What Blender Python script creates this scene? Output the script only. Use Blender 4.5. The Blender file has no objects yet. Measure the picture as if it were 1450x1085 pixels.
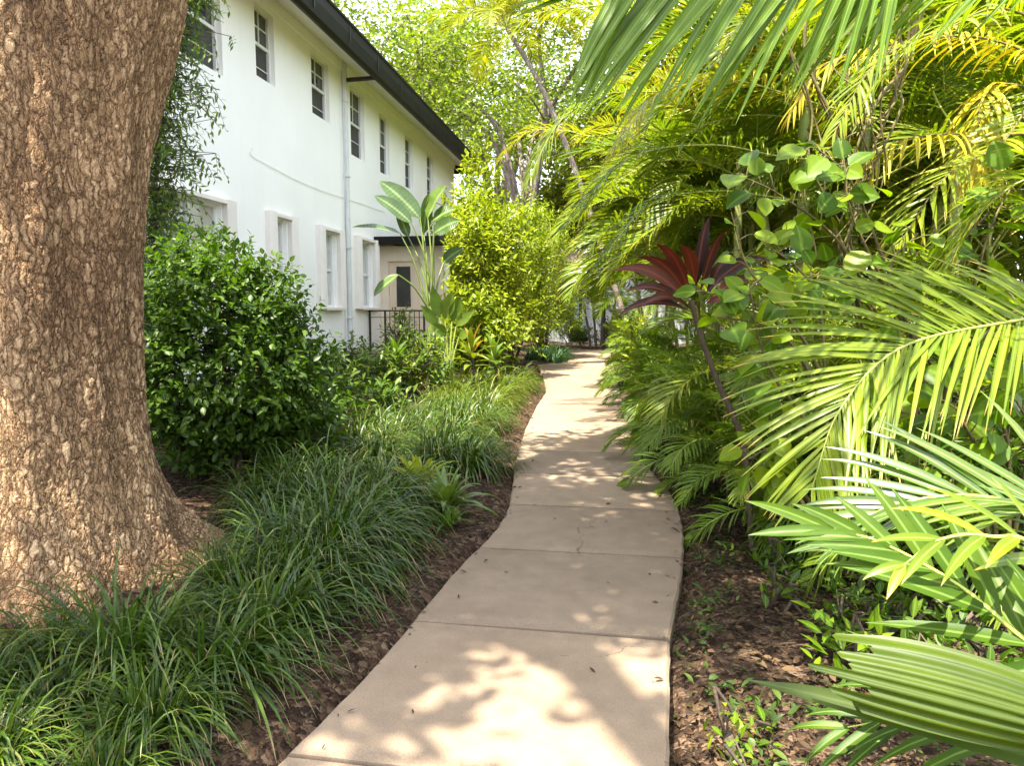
import bpy, math, random
import numpy as np
from mathutils import Vector, Matrix, Euler

C = bpy.context.scene.collection
sc = bpy.context.scene
R = math.radians

# ------------------------------------------------------------------ camera, sky, sun, exposure
cam_d = bpy.data.cameras.new("camera")
cam = bpy.data.objects.new("camera", cam_d)
C.objects.link(cam)
cam.location = (0, 0, 1.5)
cam.rotation_euler = (R(90 - 6.0), 0, R(8.4))
cam_d.sensor_fit = 'HORIZONTAL'
cam_d.sensor_width = 36
cam_d.lens = 24.83
cam_d.clip_start = 0.05
cam_d.clip_end = 2000
sc.camera = cam

SUN_DIR = Vector((-0.20, -0.30, 0.93)).normalized()      # towards the sun
SUN_EL = math.asin(SUN_DIR.z)
world = bpy.data.worlds.new("World")
sc.world = world
world.use_nodes = True
wn = world.node_tree
bg = wn.nodes["Background"]
sky = wn.nodes.new("ShaderNodeTexSky")
sky.sky_type = 'NISHITA'
sky.sun_disc = False
sky.sun_elevation = SUN_EL
sky.sun_rotation = math.atan2(SUN_DIR.x, SUN_DIR.y)
sky.air_density = 1.0
sky.dust_density = 1.6
sky.ozone_density = 1.0
hs = wn.nodes.new("ShaderNodeHueSaturation")
hs.inputs["Saturation"].default_value = 0.48
wn.links.new(sky.outputs[0], hs.inputs["Color"])
wn.links.new(hs.outputs[0], bg.inputs[0])
bg.inputs[1].default_value = 0.15

sun_d = bpy.data.lights.new("sun", 'SUN')
sun_d.energy = 3.7
sun_d.angle = R(0.55)
sun_d.color = (1.0, 0.93, 0.80)
sun = bpy.data.objects.new("sun", sun_d)
C.objects.link(sun)
sun.rotation_euler = SUN_DIR.to_track_quat('Z', 'Y').to_euler()
sun.location = (-8, -12, 40)

sc.view_settings.view_transform = 'Standard'
sc.view_settings.look = 'None'
sc.view_settings.exposure = 2.7
sc.view_settings.gamma = 1.0
sc.cycles.use_denoising = True
sc.cycles.max_bounces = 10
sc.cycles.diffuse_bounces = 5
sc.cycles.glossy_bounces = 3
sc.cycles.transmission_bounces = 6
sc.cycles.caustics_reflective = False
sc.cycles.caustics_refractive = False

# ------------------------------------------------------------------ mesh helpers
def nrm(a):
    a = np.asarray(a, float)
    return a / np.maximum(np.linalg.norm(a, axis=-1, keepdims=True), 1e-9)

class MB:
    """collects pieces and links them as one mesh object"""
    def __init__(self):
        self.v, self.t, self.f, self.m, self.s, self.n = [], [], [], [], [], 0
    def add(self, v, f, tint=None, mat=0, smooth=True):
        v = np.asarray(v, float).reshape(-1, 3)
        t = np.zeros((len(v), 3)) if tint is None else np.broadcast_to(np.asarray(tint, float), (len(v), 3))
        f = np.asarray(f, int)
        self.v.append(v); self.t.append(t); self.f.append(f + self.n)
        self.m.append(np.full(len(f), mat)); self.s.append(np.full(len(f), smooth))
        self.n += len(v)
        return self
    def mesh(self, name, mats):
        me = bpy.data.meshes.new(name)
        v = np.concatenate(self.v); t = np.concatenate(self.t)
        me.vertices.add(len(v)); me.vertices.foreach_set("co", v.astype(np.float32).ravel())
        loops = np.concatenate([f.ravel() for f in self.f])
        tot = np.concatenate([np.full(len(f), f.shape[1]) for f in self.f])
        start = np.concatenate([[0], np.cumsum(tot)[:-1]])
        me.loops.add(len(loops)); me.loops.foreach_set("vertex_index", loops.astype(np.int32))
        me.polygons.add(len(tot)); me.polygons.foreach_set("loop_start", start.astype(np.int32))
        me.polygons.foreach_set("material_index", np.concatenate(self.m).astype(np.int32))
        me.polygons.foreach_set("use_smooth", np.concatenate(self.s).astype(bool))
        a = me.attributes.new("tint", 'FLOAT_COLOR', 'POINT')
        a.data.foreach_set("color", np.concatenate([t, np.ones((len(t), 1))], 1).astype(np.float32).ravel())
        for m in (mats if isinstance(mats, (list, tuple)) else [mats]):
            me.materials.append(m)
        me.update(calc_edges=True)
        me.validate()
        return me
    def build(self, name, mats, parent=None):
        return link(name, self.mesh(name, mats), parent)

def link(name, mesh, parent=None, loc=None, rot=None, scale=None):
    o = bpy.data.objects.new(name, mesh)
    C.objects.link(o)
    if parent is not None: o.parent = parent
    if loc is not None: o.location = loc
    if rot is not None: o.rotation_euler = rot
    if scale is not None: o.scale = (scale,) * 3 if isinstance(scale, (int, float)) else scale
    return o

def tag(o, label=None, cat=None, group=None, kind=None):
    if label: o['label'] = label
    if cat: o['category'] = cat
    if group: o['group'] = group
    if kind: o['kind'] = kind
    return o

def thing(name, label, cat, loc=(0, 0, 0), group=None):
    return tag(link(name, None, loc=loc), label, cat, group)

def box(mb, lo, hi, mat=0):
    x0, y0, z0 = lo; x1, y1, z1 = hi
    v = [(x0, y0, z0), (x1, y0, z0), (x1, y1, z0), (x0, y1, z0), (x0, y0, z1), (x1, y0, z1), (x1, y1, z1), (x0, y1, z1)]
    f = [(0, 3, 2, 1), (4, 5, 6, 7), (0, 1, 5, 4), (1, 2, 6, 5), (2, 3, 7, 6), (3, 0, 4, 7)]
    mb.add(v, f, mat=mat, smooth=False)
    return mb

def tube(mb, pts, rad, n=6, tint=(0.5, 0, 0), mat=0, cap=True):
    p = np.asarray(pts, float); k = len(p)
    r = np.broadcast_to(np.asarray(rad, float), (k,))
    T = nrm(np.gradient(p, axis=0))
    ref = np.array([0, 0, 1.0]) if abs(T[0][2]) < 0.9 else np.array([1.0, 0, 0])
    A = np.zeros_like(p); a = np.cross(T[0], ref)
    for i in range(k):
        a = a - T[i] * (a @ T[i]); a = a / max(np.linalg.norm(a), 1e-9); A[i] = a
    B = np.cross(T, A)
    th = np.linspace(0, 2 * np.pi, n, endpoint=False)
    v = p[:, None] + r[:, None, None] * (A[:, None] * np.cos(th)[None, :, None] + B[:, None] * np.sin(th)[None, :, None])
    i = np.arange(k - 1)[:, None] * n; j = np.arange(n)[None]; j2 = (j + 1) % n
    f = np.stack([i + j, i + j2, i + n + j2, i + n + j], -1).reshape(-1, 4)
    t = np.zeros((k, n, 3)); t[:] = tint; t[:, :, 1] = np.linspace(0, 1, k)[:, None]
    mb.add(v.reshape(-1, 3), f, t.reshape(-1, 3), mat)
    if cap:
        mb.add(v[-1], [list(range(n))], t[-1], mat, False) if n in (3, 4) else None
    return mb

def smooth_pts(pts, n):
    """Catmull-Rom through the points"""
    p = np.asarray(pts, float)
    q = np.vstack([2 * p[0] - p[1], p, 2 * p[-1] - p[-2]])
    out = []
    for s in np.linspace(0, len(p) - 1 - 1e-6, n):
        i = int(s); t = s - i
        a, b, c, d = q[i:i + 4]
        out.append(0.5 * (2 * b + (c - a) * t + (2 * a - 5 * b + 4 * c - d) * t * t + (3 * b - a - 3 * c + d) * t ** 3))
    return np.array(out)

PROF = {
    'strap': [.55, .95, 1, 1, .85, .55, .03],
    'leaflet': [.40, .92, 1, .95, .78, .45, .02],
    'ovate': [.06, .72, 1, .86, .48, .02],
    'heart': [.30, .92, 1, .88, .55, .02],
    'round': [.25, .80, 1, 1, .80, .10],
    'lance': [.10, .55, .95, 1, .80, .45, .02],
    'paddle': [.12, .72, .96, 1, .98, .88, .62, .05],
}

def blades(mb, P, D, U, L, W, droop=0., prof='ovate', fold=0.25, tint=None, mat=0, power=1.6, wide=3, wave=0., rng=None, twist=0.):
    """many leaves at once: base points P, directions D, leaf normals U, lengths L, widths W"""
    P = np.asarray(P, float).reshape(-1, 3); N = len(P)
    if N == 0: return mb
    D = nrm(np.broadcast_to(np.asarray(D, float), (N, 3))); U = np.broadcast_to(np.asarray(U, float), (N, 3))
    L = np.broadcast_to(np.asarray(L, float), (N,)); W = np.broadcast_to(np.asarray(W, float), (N,))
    droop = np.broadcast_to(np.asarray(droop, float), (N,))
    pr = np.array(PROF[prof] if isinstance(prof, str) else prof); k = len(pr)
    S = nrm(np.cross(D, U) + 1e-6)
    tt = np.linspace(0, 1, k)
    c = np.zeros((N, k, 3)); nn = np.zeros((N, k, 3)); c[:, 0] = P
    g = np.array([0, 0, -1.0])
    for i in range(k):
        d = nrm(D + g * (droop * tt[i] ** power)[:, None])
        nn[:, i] = np.cross(S, d)
        if i < k - 1:
            c[:, i + 1] = c[:, i] + d * (L / (k - 1))[:, None]
    hw = W[:, None] * 0.5 * pr[None]
    tn = np.zeros((N, k, wide, 3))
    tn[..., 0] = (np.random.default_rng(len(P)).random(N) if tint is None else np.broadcast_to(np.asarray(tint, float), (N,)))[:, None, None]
    tn[..., 1] = tt[None, :, None]
    Sx = np.repeat(S[:, None], k, 1)
    if twist:
        ang = (tt[None] * twist * (np.random.default_rng(N + 5).random(N)[:, None] - .5))[..., None]
        Sx = S[:, None] * np.cos(ang) + nn * np.sin(ang)
    lift = nn * (hw * math.sin(fold))[..., None]
    if wave:
        lift = lift + nn * (hw * wave * np.sin(tt * 14 + np.arange(N)[:, None] * 1.7))[..., None]
    a = c + Sx * (hw * math.cos(fold))[..., None] + lift
    b = c - Sx * (hw * math.cos(fold))[..., None] + lift
    if wide == 3:
        v = np.stack([a, c, b], 2); tn[:, :, 0, 2] = 1; tn[:, :, 2, 2] = 1
        q = np.array([[0, 1, 4, 3], [1, 2, 5, 4]])
    else:
        v = np.stack([a, b], 2); tn[..., 2] = .5
        q = np.array([[0, 1, 3, 2]])
    base = (np.arange(N)[:, None] * k + np.arange(k - 1)[None]) * wide
    f = (base[..., None, None] + q[None, None]).reshape(-1, 4)
    mb.add(v.reshape(-1, 3), f, tn.reshape(-1, 3), mat)
    return mb

def rand_dirs(rng, n, zmin=-1., zmax=1.):
    z = rng.uniform(zmin, zmax, n); a = rng.uniform(0, 2 * np.pi, n); r = np.sqrt(1 - z * z)
    return np.stack([r * np.cos(a), r * np.sin(a), z], 1)

# ------------------------------------------------------------------ materials
def lin(c):
    return tuple(c) + (1.0,)

class NT:
    def __init__(self, name):
        self.mat = bpy.data.materials.new(name); self.mat.use_nodes = True
        self.t = self.mat.node_tree; self.p = self.t.nodes["Principled BSDF"]; self.out = self.t.nodes["Material Output"]
    def n(self, kind, **kw):
        nd = self.t.nodes.new(kind)
        for k, v in kw.items(): setattr(nd, k, v)
        return nd
    def l(self, a, b): self.t.links.new(a, b)
    def math(self, op, a, b=None, c=None):
        nd = self.n("ShaderNodeMath", operation=op)
        for i, x in enumerate((a, b, c)):
            if x is None: continue
            if isinstance(x, (int, float)): nd.inputs[i].default_value = x
            else: self.l(x, nd.inputs[i])
        return nd.outputs[0]
    def ramp(self, fac, stops, interp='LINEAR'):
        nd = self.n("ShaderNodeValToRGB"); nd.color_ramp.interpolation = interp
        e = nd.color_ramp.elements
        while len(e) < len(stops): e.new(0.5)
        for el, (p, c) in zip(e, stops): el.position = p; el.color = lin(c) if len(c) == 3 else c
        self.l(fac, nd.inputs[0]); return nd.outputs[0]
    def mix(self, fac, a, b, blend='MIX'):
        nd = self.n("ShaderNodeMix", data_type='RGBA', blend_type=blend)
        for s, x in ((nd.inputs[0], fac), (nd.inputs[6], a), (nd.inputs[7], b)):
            if isinstance(x, (int, float)): s.default_value = x
            elif isinstance(x, tuple): s.default_value = lin(x)
            else: self.l(x, s)
        return nd.outputs[2]
    def noise(self, vec, scale, detail=4, rough=.55, dist=0.):
        nd = self.n("ShaderNodeTexNoise"); nd.inputs["Scale"].default_value = scale; nd.inputs["Detail"].default_value = detail
        nd.inputs["Roughness"].default_value = rough; nd.inputs["Distortion"].default_value = dist
        if vec is not None: self.l(vec, nd.inputs["Vector"])
        return nd.outputs[0]
    def coord(self, out="Object", scale=None):
        c = self.n("ShaderNodeTexCoord").outputs[out]
        if scale is None: return c
        m = self.n("ShaderNodeMapping"); m.inputs["Scale"].default_value = scale
        self.l(c, m.inputs[0]); return m.outputs[0]
    def bump(self, h, strength=.5, dist=.01):
        b = self.n("ShaderNodeBump"); b.inputs["Strength"].default_value = strength; b.inputs["Distance"].default_value = dist
        self.l(h, b.inputs["Height"]); self.l(b.outputs[0], self.p.inputs["Normal"]); return b

def leaf_mat(name, stops, trans=0.4, tcol=(1.5, 1.6, .3), rough=.45, rib=None, tip=None, objvar=.25, spec=.25, veins=0.):
    m = NT(name)
    at = m.n("ShaderNodeAttribute", attribute_name="tint"); sp = m.n("ShaderNodeSeparateColor"); m.l(at.outputs["Color"], sp.inputs[0])
    rnd = m.n("ShaderNodeObjectInfo").outputs["Random"]
    fac = m.math('ADD', m.math('MULTIPLY', sp.outputs[0], 1 - objvar), m.math('MULTIPLY', rnd, objvar))
    col = m.ramp(fac, [(p_, (c_[0] * .64, c_[1] * .65, c_[2] * .52)) for p_, c_ in stops])
    ns = m.noise(m.coord(), 9.0, 3)
    col = m.mix(1.0, col, m.ramp(ns, [(.25, (.78, .8, .75)), (.75, (1.2, 1.18, 1.1))]), 'MULTIPLY')
    if rib:
        col = m.mix(m.ramp(sp.outputs[2], [(.05, (.75, .75, .75)), (.22, (0, 0, 0))]), col, rib)
    if tip:
        col = m.mix(m.ramp(m.math('ADD', sp.outputs[1], m.math('MULTIPLY', sp.outputs[0], .12)), [(.93, (0, 0, 0)), (1.04, (1, 1, 1))]), col, tip)
    p = m.p
    m.l(col, p.inputs["Base Color"]); p.inputs["Roughness"].default_value = rough
    p.inputs["Specular IOR Level"].default_value = spec
    if veins:
        w = m.math('SINE', m.math('MULTIPLY', sp.outputs[1], veins))
        m.bump(w, .25, .004)
    tr = m.n("ShaderNodeBsdfTranslucent")
    m.l(m.mix(1.0, col, tuple(tcol), 'MULTIPLY'), tr.inputs[0])
    mx = m.n("ShaderNodeMixShader"); mx.inputs[0].default_value = trans * .88
    m.l(p.outputs[0], mx.inputs[1]); m.l(tr.outputs[0], mx.inputs[2]); m.l(mx.outputs[0], m.out.inputs[0])
    return m.mat

def flat_mat(name, col, rough=.6, var=.12, scale=6., bump=0., bscale=60., metal=0., spec=.4):
    m = NT(name)
    n1 = m.noise(m.coord(), scale, 5)
    c = m.mix(1.0, tuple(col), m.ramp(n1, [(.3, (1 - var,) * 3), (.7, (1 + var,) * 3)]), 'MULTIPLY')
    m.l(c, m.p.inputs["Base Color"]); m.p.inputs["Roughness"].default_value = rough
    m.p.inputs["Metallic"].default_value = metal; m.p.inputs["Specular IOR Level"].default_value = spec
    if bump: m.bump(m.noise(m.coord(), bscale, 4), bump, .01)
    return m.mat

def concrete_mat():
    m = NT("path_concrete")
    o = m.coord()
    big = m.noise(o, 1.1, 5, .6); mid = m.noise(o, 7, 6, .65); fine = m.noise(o, 160, 3, .7)
    c = m.ramp(big, [(.3, (.178, .130, .088)), (.7, (.245, .184, .128))])
    c = m.mix(.55, c, m.mix(1.0, c, m.ramp(mid, [(.3, (.78, .76, .74)), (.7, (1.16, 1.16, 1.15))]), 'MULTIPLY'))
    c = m.mix(.6, c, m.mix(1.0, c, m.ramp(fine, [(.3, (.55, .55, .55)), (.7, (1.35, 1.35, 1.35))]), 'MULTIPLY'))
    vo = m.n("ShaderNodeTexVoronoi"); vo.inputs["Scale"].default_value = 16; m.l(o, vo.inputs["Vector"])
    pit = m.math('MULTIPLY', m.math('LESS_THAN', vo.outputs["Distance"], .05), m.math('GREATER_THAN', m.noise(o, 4), .5))
    c = m.mix(m.math('MULTIPLY', pit, .7), c, (.07, .05, .035))
    st = m.noise(o, 1.7, 8, .7, .8)
    c = m.mix(m.ramp(st, [(.54, (0, 0, 0)), (.72, (.42, .42, .42))]), c, (.15, .11, .075))
    ck = m.n("ShaderNodeTexVoronoi", feature='DISTANCE_TO_EDGE'); ck.inputs["Scale"].default_value = .55
    cn = m.n("ShaderNodeTexNoise"); cn.inputs["Scale"].default_value = 3.5; cn.inputs["Detail"].default_value = 6; m.l(o, cn.inputs["Vector"])
    cv = m.n("ShaderNodeVectorMath", operation='MULTIPLY_ADD'); cv.inputs[1].default_value = (.5, .5, .5); m.l(cn.outputs["Color"], cv.inputs[0]); m.l(o, cv.inputs[2]); m.l(cv.outputs[0], ck.inputs["Vector"])
    crack = m.math('MULTIPLY', m.math('LESS_THAN', ck.outputs["Distance"], .0026), m.math('GREATER_THAN', m.noise(o, .8), .52))
    c = m.mix(m.math('MULTIPLY', crack, .65), c, (.06, .045, .03))
    at = m.n("ShaderNodeAttribute", attribute_name="tint")                # each slab was cast separately
    c = m.mix(1.0, c, m.ramp(at.outputs["Fac"], [(0, (.86, .86, .87)), (.7, (1.08, 1.07, 1.05))]), 'MULTIPLY')
    m.l(c, m.p.inputs["Base Color"]); m.p.inputs["Roughness"].default_value = .85; m.p.inputs["Specular IOR Level"].default_value = .25
    m.bump(m.math('ADD', m.math('MULTIPLY', fine, .5), mid), .25, .006)
    return m.mat

def mulch_mat():
    m = NT("ground_mulch")
    o = m.coord()
    vo = m.n("ShaderNodeTexVoronoi"); vo.inputs["Scale"].default_value = 34
    ns = m.n("ShaderNodeTexNoise"); ns.inputs["Scale"].default_value = 22
    m.l(o, ns.inputs["Vector"])
    va = m.n("ShaderNodeVectorMath", operation='MULTIPLY_ADD'); va.inputs[1].default_value = (.06,) * 3
    m.l(ns.outputs["Color"], va.inputs[0]); m.l(o, va.inputs[2]); m.l(va.outputs[0], vo.inputs["Vector"])
    sp = m.n("ShaderNodeSeparateColor"); m.l(vo.outputs["Color"], sp.inputs[0])
    c = m.ramp(sp.outputs[0], [(0, (.02, .012, .008)), (.45, (.055, .032, .019)), (.8, (.10, .062, .038)), (1, (.17, .115, .075))])
    c = m.mix(1.0, c, m.ramp(m.noise(o, 2.2, 5), [(.3, (.6, .6, .6)), (.7, (1.3, 1.25, 1.2))]), 'MULTIPLY')
    m.l(c, m.p.inputs["Base Color"]); m.p.inputs["Roughness"].default_value = .95; m.p.inputs["Specular IOR Level"].default_value = .15
    m.bump(m.math('ADD', m.math('MULTIPLY', vo.outputs["Distance"], -1.2), m.noise(o, 60, 4)), .9, .03)
    return m.mat

def bark_mat(name, dark, mid, light, sc_=26., depth=.02, true_disp=True):
    m = NT(name)
    ob = m.coord()
    nz = m.n("ShaderNodeTexNoise"); nz.inputs["Scale"].default_value = 5.5; nz.inputs["Detail"].default_value = 3; m.l(ob, nz.inputs["Vector"])
    va = m.n("ShaderNodeVectorMath", operation='MULTIPLY_ADD'); va.inputs[1].default_value = (.075, .075, .10)
    m.l(nz.outputs["Color"], va.inputs[0]); m.l(ob, va.inputs[2])
    nz2 = m.n("ShaderNodeTexNoise"); nz2.inputs["Scale"].default_value = 26; nz2.inputs["Detail"].default_value = 3; m.l(ob, nz2.inputs["Vector"])
    vb = m.n("ShaderNodeVectorMath", operation='MULTIPLY_ADD'); vb.inputs[1].default_value = (.035, .035, .05)
    m.l(nz2.outputs["Color"], vb.inputs[0]); m.l(va.outputs[0], vb.inputs[2])
    mp = m.n("ShaderNodeMapping"); mp.inputs["Scale"].default_value = (1, 1, .25); m.l(vb.outputs[0], mp.inputs[0])
    def vor(scale):
        v = m.n("ShaderNodeTexVoronoi", feature='DISTANCE_TO_EDGE'); v.inputs["Scale"].default_value = scale; m.l(mp.outputs[0], v.inputs["Vector"]); return v.outputs["Distance"]
    h1 = m.ramp(vor(sc_), [(0, (0,) * 3), (.06, (.35,) * 3), (.20, (.85,) * 3), (.42, (1,) * 3)])
    h2 = m.ramp(vor(sc_ * 2.3), [(0, (0,) * 3), (.10, (.6,) * 3), (.4, (1,) * 3)])
    h3 = m.noise(mp.outputs[0], sc_ * 4, 5, .65)
    big = m.noise(mp.outputs[0], 3.2, 4, .55)
    h0 = m.ramp(vor(sc_ * .36), [(0, (0,) * 3), (.05, (.5,) * 3), (.16, (1,) * 3)])
    mp2 = m.n("ShaderNodeMapping"); mp2.inputs["Scale"].default_value = (1, 1, .085); m.l(vb.outputs[0], mp2.inputs[0])
    vf = m.n("ShaderNodeTexVoronoi", feature='DISTANCE_TO_EDGE'); vf.inputs["Scale"].default_value = sc_ * .42; m.l(mp2.outputs[0], vf.inputs["Vector"])
    fur = m.ramp(vf.outputs["Distance"], [(0, (0,) * 3), (.05, (.35,) * 3), (.2, (1,) * 3)])
    h1 = m.math('MULTIPLY', m.math('MULTIPLY', h1, m.math('ADD', m.math('MULTIPLY', h0, .45), .55)), m.math('ADD', m.math('MULTIPLY', fur, .6), .4))
    h = m.math('ADD', m.math('MULTIPLY', h1, .62), m.math('ADD', m.math('MULTIPLY', h2, .26), m.math('MULTIPLY', h3, .28)))
    c = m.ramp(h, [(.14, dark), (.42, mid), (.95, light)])
    c = m.mix(1.0, c, m.ramp(big, [(.36, (.62, .56, .52)), (.64, (1.18, 1.14, 1.1))]), 'MULTIPLY')
    m.l(c, m.p.inputs["Base Color"]); m.p.inputs["Roughness"].default_value = .92; m.p.inputs["Specular IOR Level"].default_value = .2
    if true_disp:
        d = m.n("ShaderNodeDisplacement"); d.inputs["Midlevel"].default_value = .6; d.inputs["Scale"].default_value = depth
        m.l(m.math('ADD', h, m.math('MULTIPLY', big, .6)), d.inputs["Height"]); m.l(d.outputs[0], m.out.inputs["Displacement"])
        m.mat.displacement_method = 'BOTH'
    else:
        m.bump(h, .8, depth)
    return m.mat

def cane_mat(name, a, b, rings=9.):
    """palm cane with ring scars"""
    m = NT(name)
    o = m.coord(); s = m.n("ShaderNodeSeparateXYZ"); m.l(o, s.inputs[0])
    w = m.math('FRACT', m.math('ADD', m.math('MULTIPLY', s.outputs[2], rings), m.math('MULTIPLY', m.noise(o, 3), .3)))
    c = m.mix(m.ramp(w, [(0, (1,) * 3), (.07, (.9,) * 3), (.13, (0,) * 3)]), m.mix(m.noise(o, 5, 5), tuple(a), tuple(b)), (.30, .26, .16))
    m.l(c, m.p.inputs["Base Color"]); m.p.inputs["Roughness"].default_value = .5
    return m.mat

M = {}
M['concrete'] = concrete_mat()
M['mulch'] = mulch_mat()
M['bark'] = bark_mat("bark", (.022, .014, .008), (.185, .114, .058), (.48, .345, .205), 34., .019)
M['bark_grey'] = bark_mat("bark_grey", (.10, .08, .07), (.20, .17, .15), (.32, .28, .25), 14., .02, False)
M['twig'] = flat_mat("twig_brown", (.075, .052, .034), .8, .3, 20, .4, 90)
M['twig_green'] = flat_mat("twig_green", (.12, .17, .04), .6, .3, 12)
M['vine'] = flat_mat("vine_olive", (.10, .078, .022), .75, .35, 14, .4, 80)
M['cane'] = cane_mat("palm_cane", (.16, .20, .04), (.26, .27, .07), 8.)
M['shaft'] = flat_mat("palm_shaft", (.22, .27, .05), .45, .25, 8)
M['rachis'] = flat_mat("palm_rachis", (.25, .27, .05), .45, .2, 8)
M['rachis_pale'] = flat_mat("palm_rachis_pale", (.36, .40, .07), .4, .15, 8)
def stucco_mat():
    m = NT("white_stucco")
    o = m.coord()
    st = m.noise(m.coord("Object", (3.5, 3.5, .22)), 2.4, 5, .6)         # faint rain streaks
    pt = m.noise(o, .9, 5, .6)
    c = m.mix(m.ramp(st, [(.50, (0, 0, 0)), (.80, (.22, .22, .22))]), (.93, .905, .885), (.80, .78, .74))
    c = m.mix(1.0, c, m.ramp(pt, [(.3, (.965, .965, .96)), (.7, (1.01, 1.01, 1.01))]), 'MULTIPLY')
    s = m.n("ShaderNodeSeparateXYZ"); m.l(m.n("ShaderNodeNewGeometry").outputs["Position"], s.inputs[0])
    low = m.math('MULTIPLY', m.ramp(m.math('ADD', s.outputs[2], m.math('MULTIPLY', m.noise(o, 2.2, 5), .9)), [(.55, (1, 1, 1)), (1.15, (0, 0, 0))]), .45)
    c = m.mix(low, c, (.52, .50, .44))                                  # splashed soil along the foot
    m.l(c, m.p.inputs["Base Color"]); m.p.inputs["Roughness"].default_value = .85; m.p.inputs["Specular IOR Level"].default_value = .25
    m.bump(m.math('ADD', m.noise(o, 120, 4), m.math('MULTIPLY', m.noise(o, 9, 5, .65), 1.5)), .22, .01)
    return m.mat
M['stucco'] = stucco_mat()
M['trim'] = flat_mat("cream_trim", (.78, .73, .67), .6, .04, 5)
M['sash'] = flat_mat("window_sash_white", (.72, .72, .70), .5, .04, 5)
M['gutter'] = flat_mat("dark_gutter", (.006, .0055, .005), .5, .3, 5, spec=.2)
M['rooftile'] = flat_mat("roof_dark", (.05, .045, .04), .8, .3, 8, .6, 20)
M['soffit'] = flat_mat("soffit_paint", (.74, .72, .66), .8, .04, 3)
M['pipe'] = flat_mat("downpipe_paint", (.62, .63, .63), .5, .06, 5)
M['iron'] = flat_mat("black_iron", (.03, .022, .02), .5, .2, 20)
M['glass'] = flat_mat("dark_glass", (.035, .036, .033), .06, .35, 2.2, spec=.8)
M['screen'] = flat_mat("insect_screen", (.045, .042, .042), .55, .2, 3)
M['curtain_glass'] = flat_mat("glass_with_blind", (.40, .38, .33), .10, .25, 1.5, spec=.8)
M['plaster_shaded'] = flat_mat("far_wall_plaster_shaded", (.33, .34, .345), .85, .08, 2)  # darker grey base colour carries the shade on the pale far wall
M['litter'] = leaf_mat("leaf_litter", [(0, (.022, .013, .008)), (.45, (.07, .040, .024)), (.8, (.15, .09, .055)), (1, (.36, .26, .17))], .1, (1, 1, 1), .8)
M['cover'] = leaf_mat("ground_cover_green", [(0, (.035, .07, .015)), (.6, (.07, .13, .022)), (1, (.15, .20, .04))], .35)
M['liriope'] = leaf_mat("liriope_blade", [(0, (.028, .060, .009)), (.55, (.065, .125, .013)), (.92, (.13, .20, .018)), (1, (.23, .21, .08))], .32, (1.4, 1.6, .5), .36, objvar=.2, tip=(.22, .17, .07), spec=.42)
M['liriope_lit'] = leaf_mat("liriope_blade_sunlit", [(0, (.07, .12, .02)), (.5, (.13, .20, .03)), (1, (.27, .28, .05))], .4, (1.4, 1.5, .4), .38, tip=(.3, .22, .08))  # yellower copy of the liriope colour, sunlight painted into the blades
M['liriope_blue'] = leaf_mat("liriope_blade_blue", [(0, (.03, .08, .04)), (.6, (.06, .14, .06)), (1, (.12, .2, .08))], .3, (1.2, 1.5, .7), .4)
M['bush'] = leaf_mat("bush_leaf", [(0, (.032, .072, .008)), (.5, (.080, .150, .012)), (.85, (.155, .235, .018)), (1, (.28, .31, .03))], .38, (1.5, 1.7, .4), .42, rib=(.12, .2, .05), spec=.25)
M['vine_leaf'] = leaf_mat("wall_vine_leaf", [(0, (.07, .15, .02)), (.6, (.15, .26, .03)), (1, (.28, .36, .05))], .45, (1.5, 1.6, .4), .4)
M['gold_bush'] = leaf_mat("golden_leaf", [(0, (.15, .22, .014)), (.5, (.30, .37, .022)), (1, (.52, .51, .05))], .42, (1.3, 1.4, .4), .45)
M['mid_bush'] = leaf_mat("mid_green_leaf", [(0, (.05, .11, .02)), (.5, (.11, .19, .025)), (.85, (.20, .27, .04)), (1, (.34, .24, .06))], .4, (1.4, 1.5, .4), .42, rib=(.2, .26, .08))
M['tree_leaf'] = leaf_mat("tree_leaf", [(0, (.13, .20, .035)), (.5, (.25, .33, .05)), (1, (.42, .45, .08))], .45, (1.4, 1.5, .45), .5)
M['tree_leaf_gold'] = leaf_mat("tree_leaf_gold", [(0, (.11, .17, .02)), (.5, (.22, .28, .035)), (1, (.38, .39, .06))], .45, (1.4, 1.4, .4), .5)
M['canopy_leaf'] = leaf_mat("canopy_leaf", [(0, (.035, .08, .015)), (1, (.09, .16, .03))], .35, (1.4, 1.6, .5), .45)
M['areca'] = leaf_mat("areca_leaf", [(0, (.075, .135, .010)), (.5, (.16, .24, .014)), (.85, (.27, .33, .018)), (1, (.40, .37, .02))], .46, (1.45, 1.5, .3), .36, rib=(.22, .27, .05), tip=(.35, .24, .06), objvar=.45, spec=.28)
M['areca_gold'] = leaf_mat("areca_leaf_gold", [(0, (.13, .21, .014)), (.55, (.25, .31, .018)), (1, (.50, .43, .03))], .45, (1.35, 1.3, .3), .4, rib=(.5, .42, .1), tip=(.40, .20, .05), objvar=.4)
M['palm_dark'] = leaf_mat("palm_leaf_green", [(0, (.034, .088, .007)), (.5, (.064, .135, .009)), (1, (.115, .19, .013))], .45, (1.5, 1.5, .25), .42, rib=(.16, .24, .05), objvar=.3, spec=.16)
M['olive'] = leaf_mat("pleated_leaf_olive", [(0, (.048, .085, .004)), (1, (.092, .138, .007))], .42, (1.5, 1.5, .25), .45, rib=(.07, .11, .015), spec=.3)
M['small_palm'] = leaf_mat("small_palm_leaf", [(0, (.07, .15, .012)), (.5, (.14, .24, .016)), (1, (.27, .34, .025))], .45, (1.5, 1.5, .3), .4, rib=(.2, .28, .05), objvar=.5)
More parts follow.
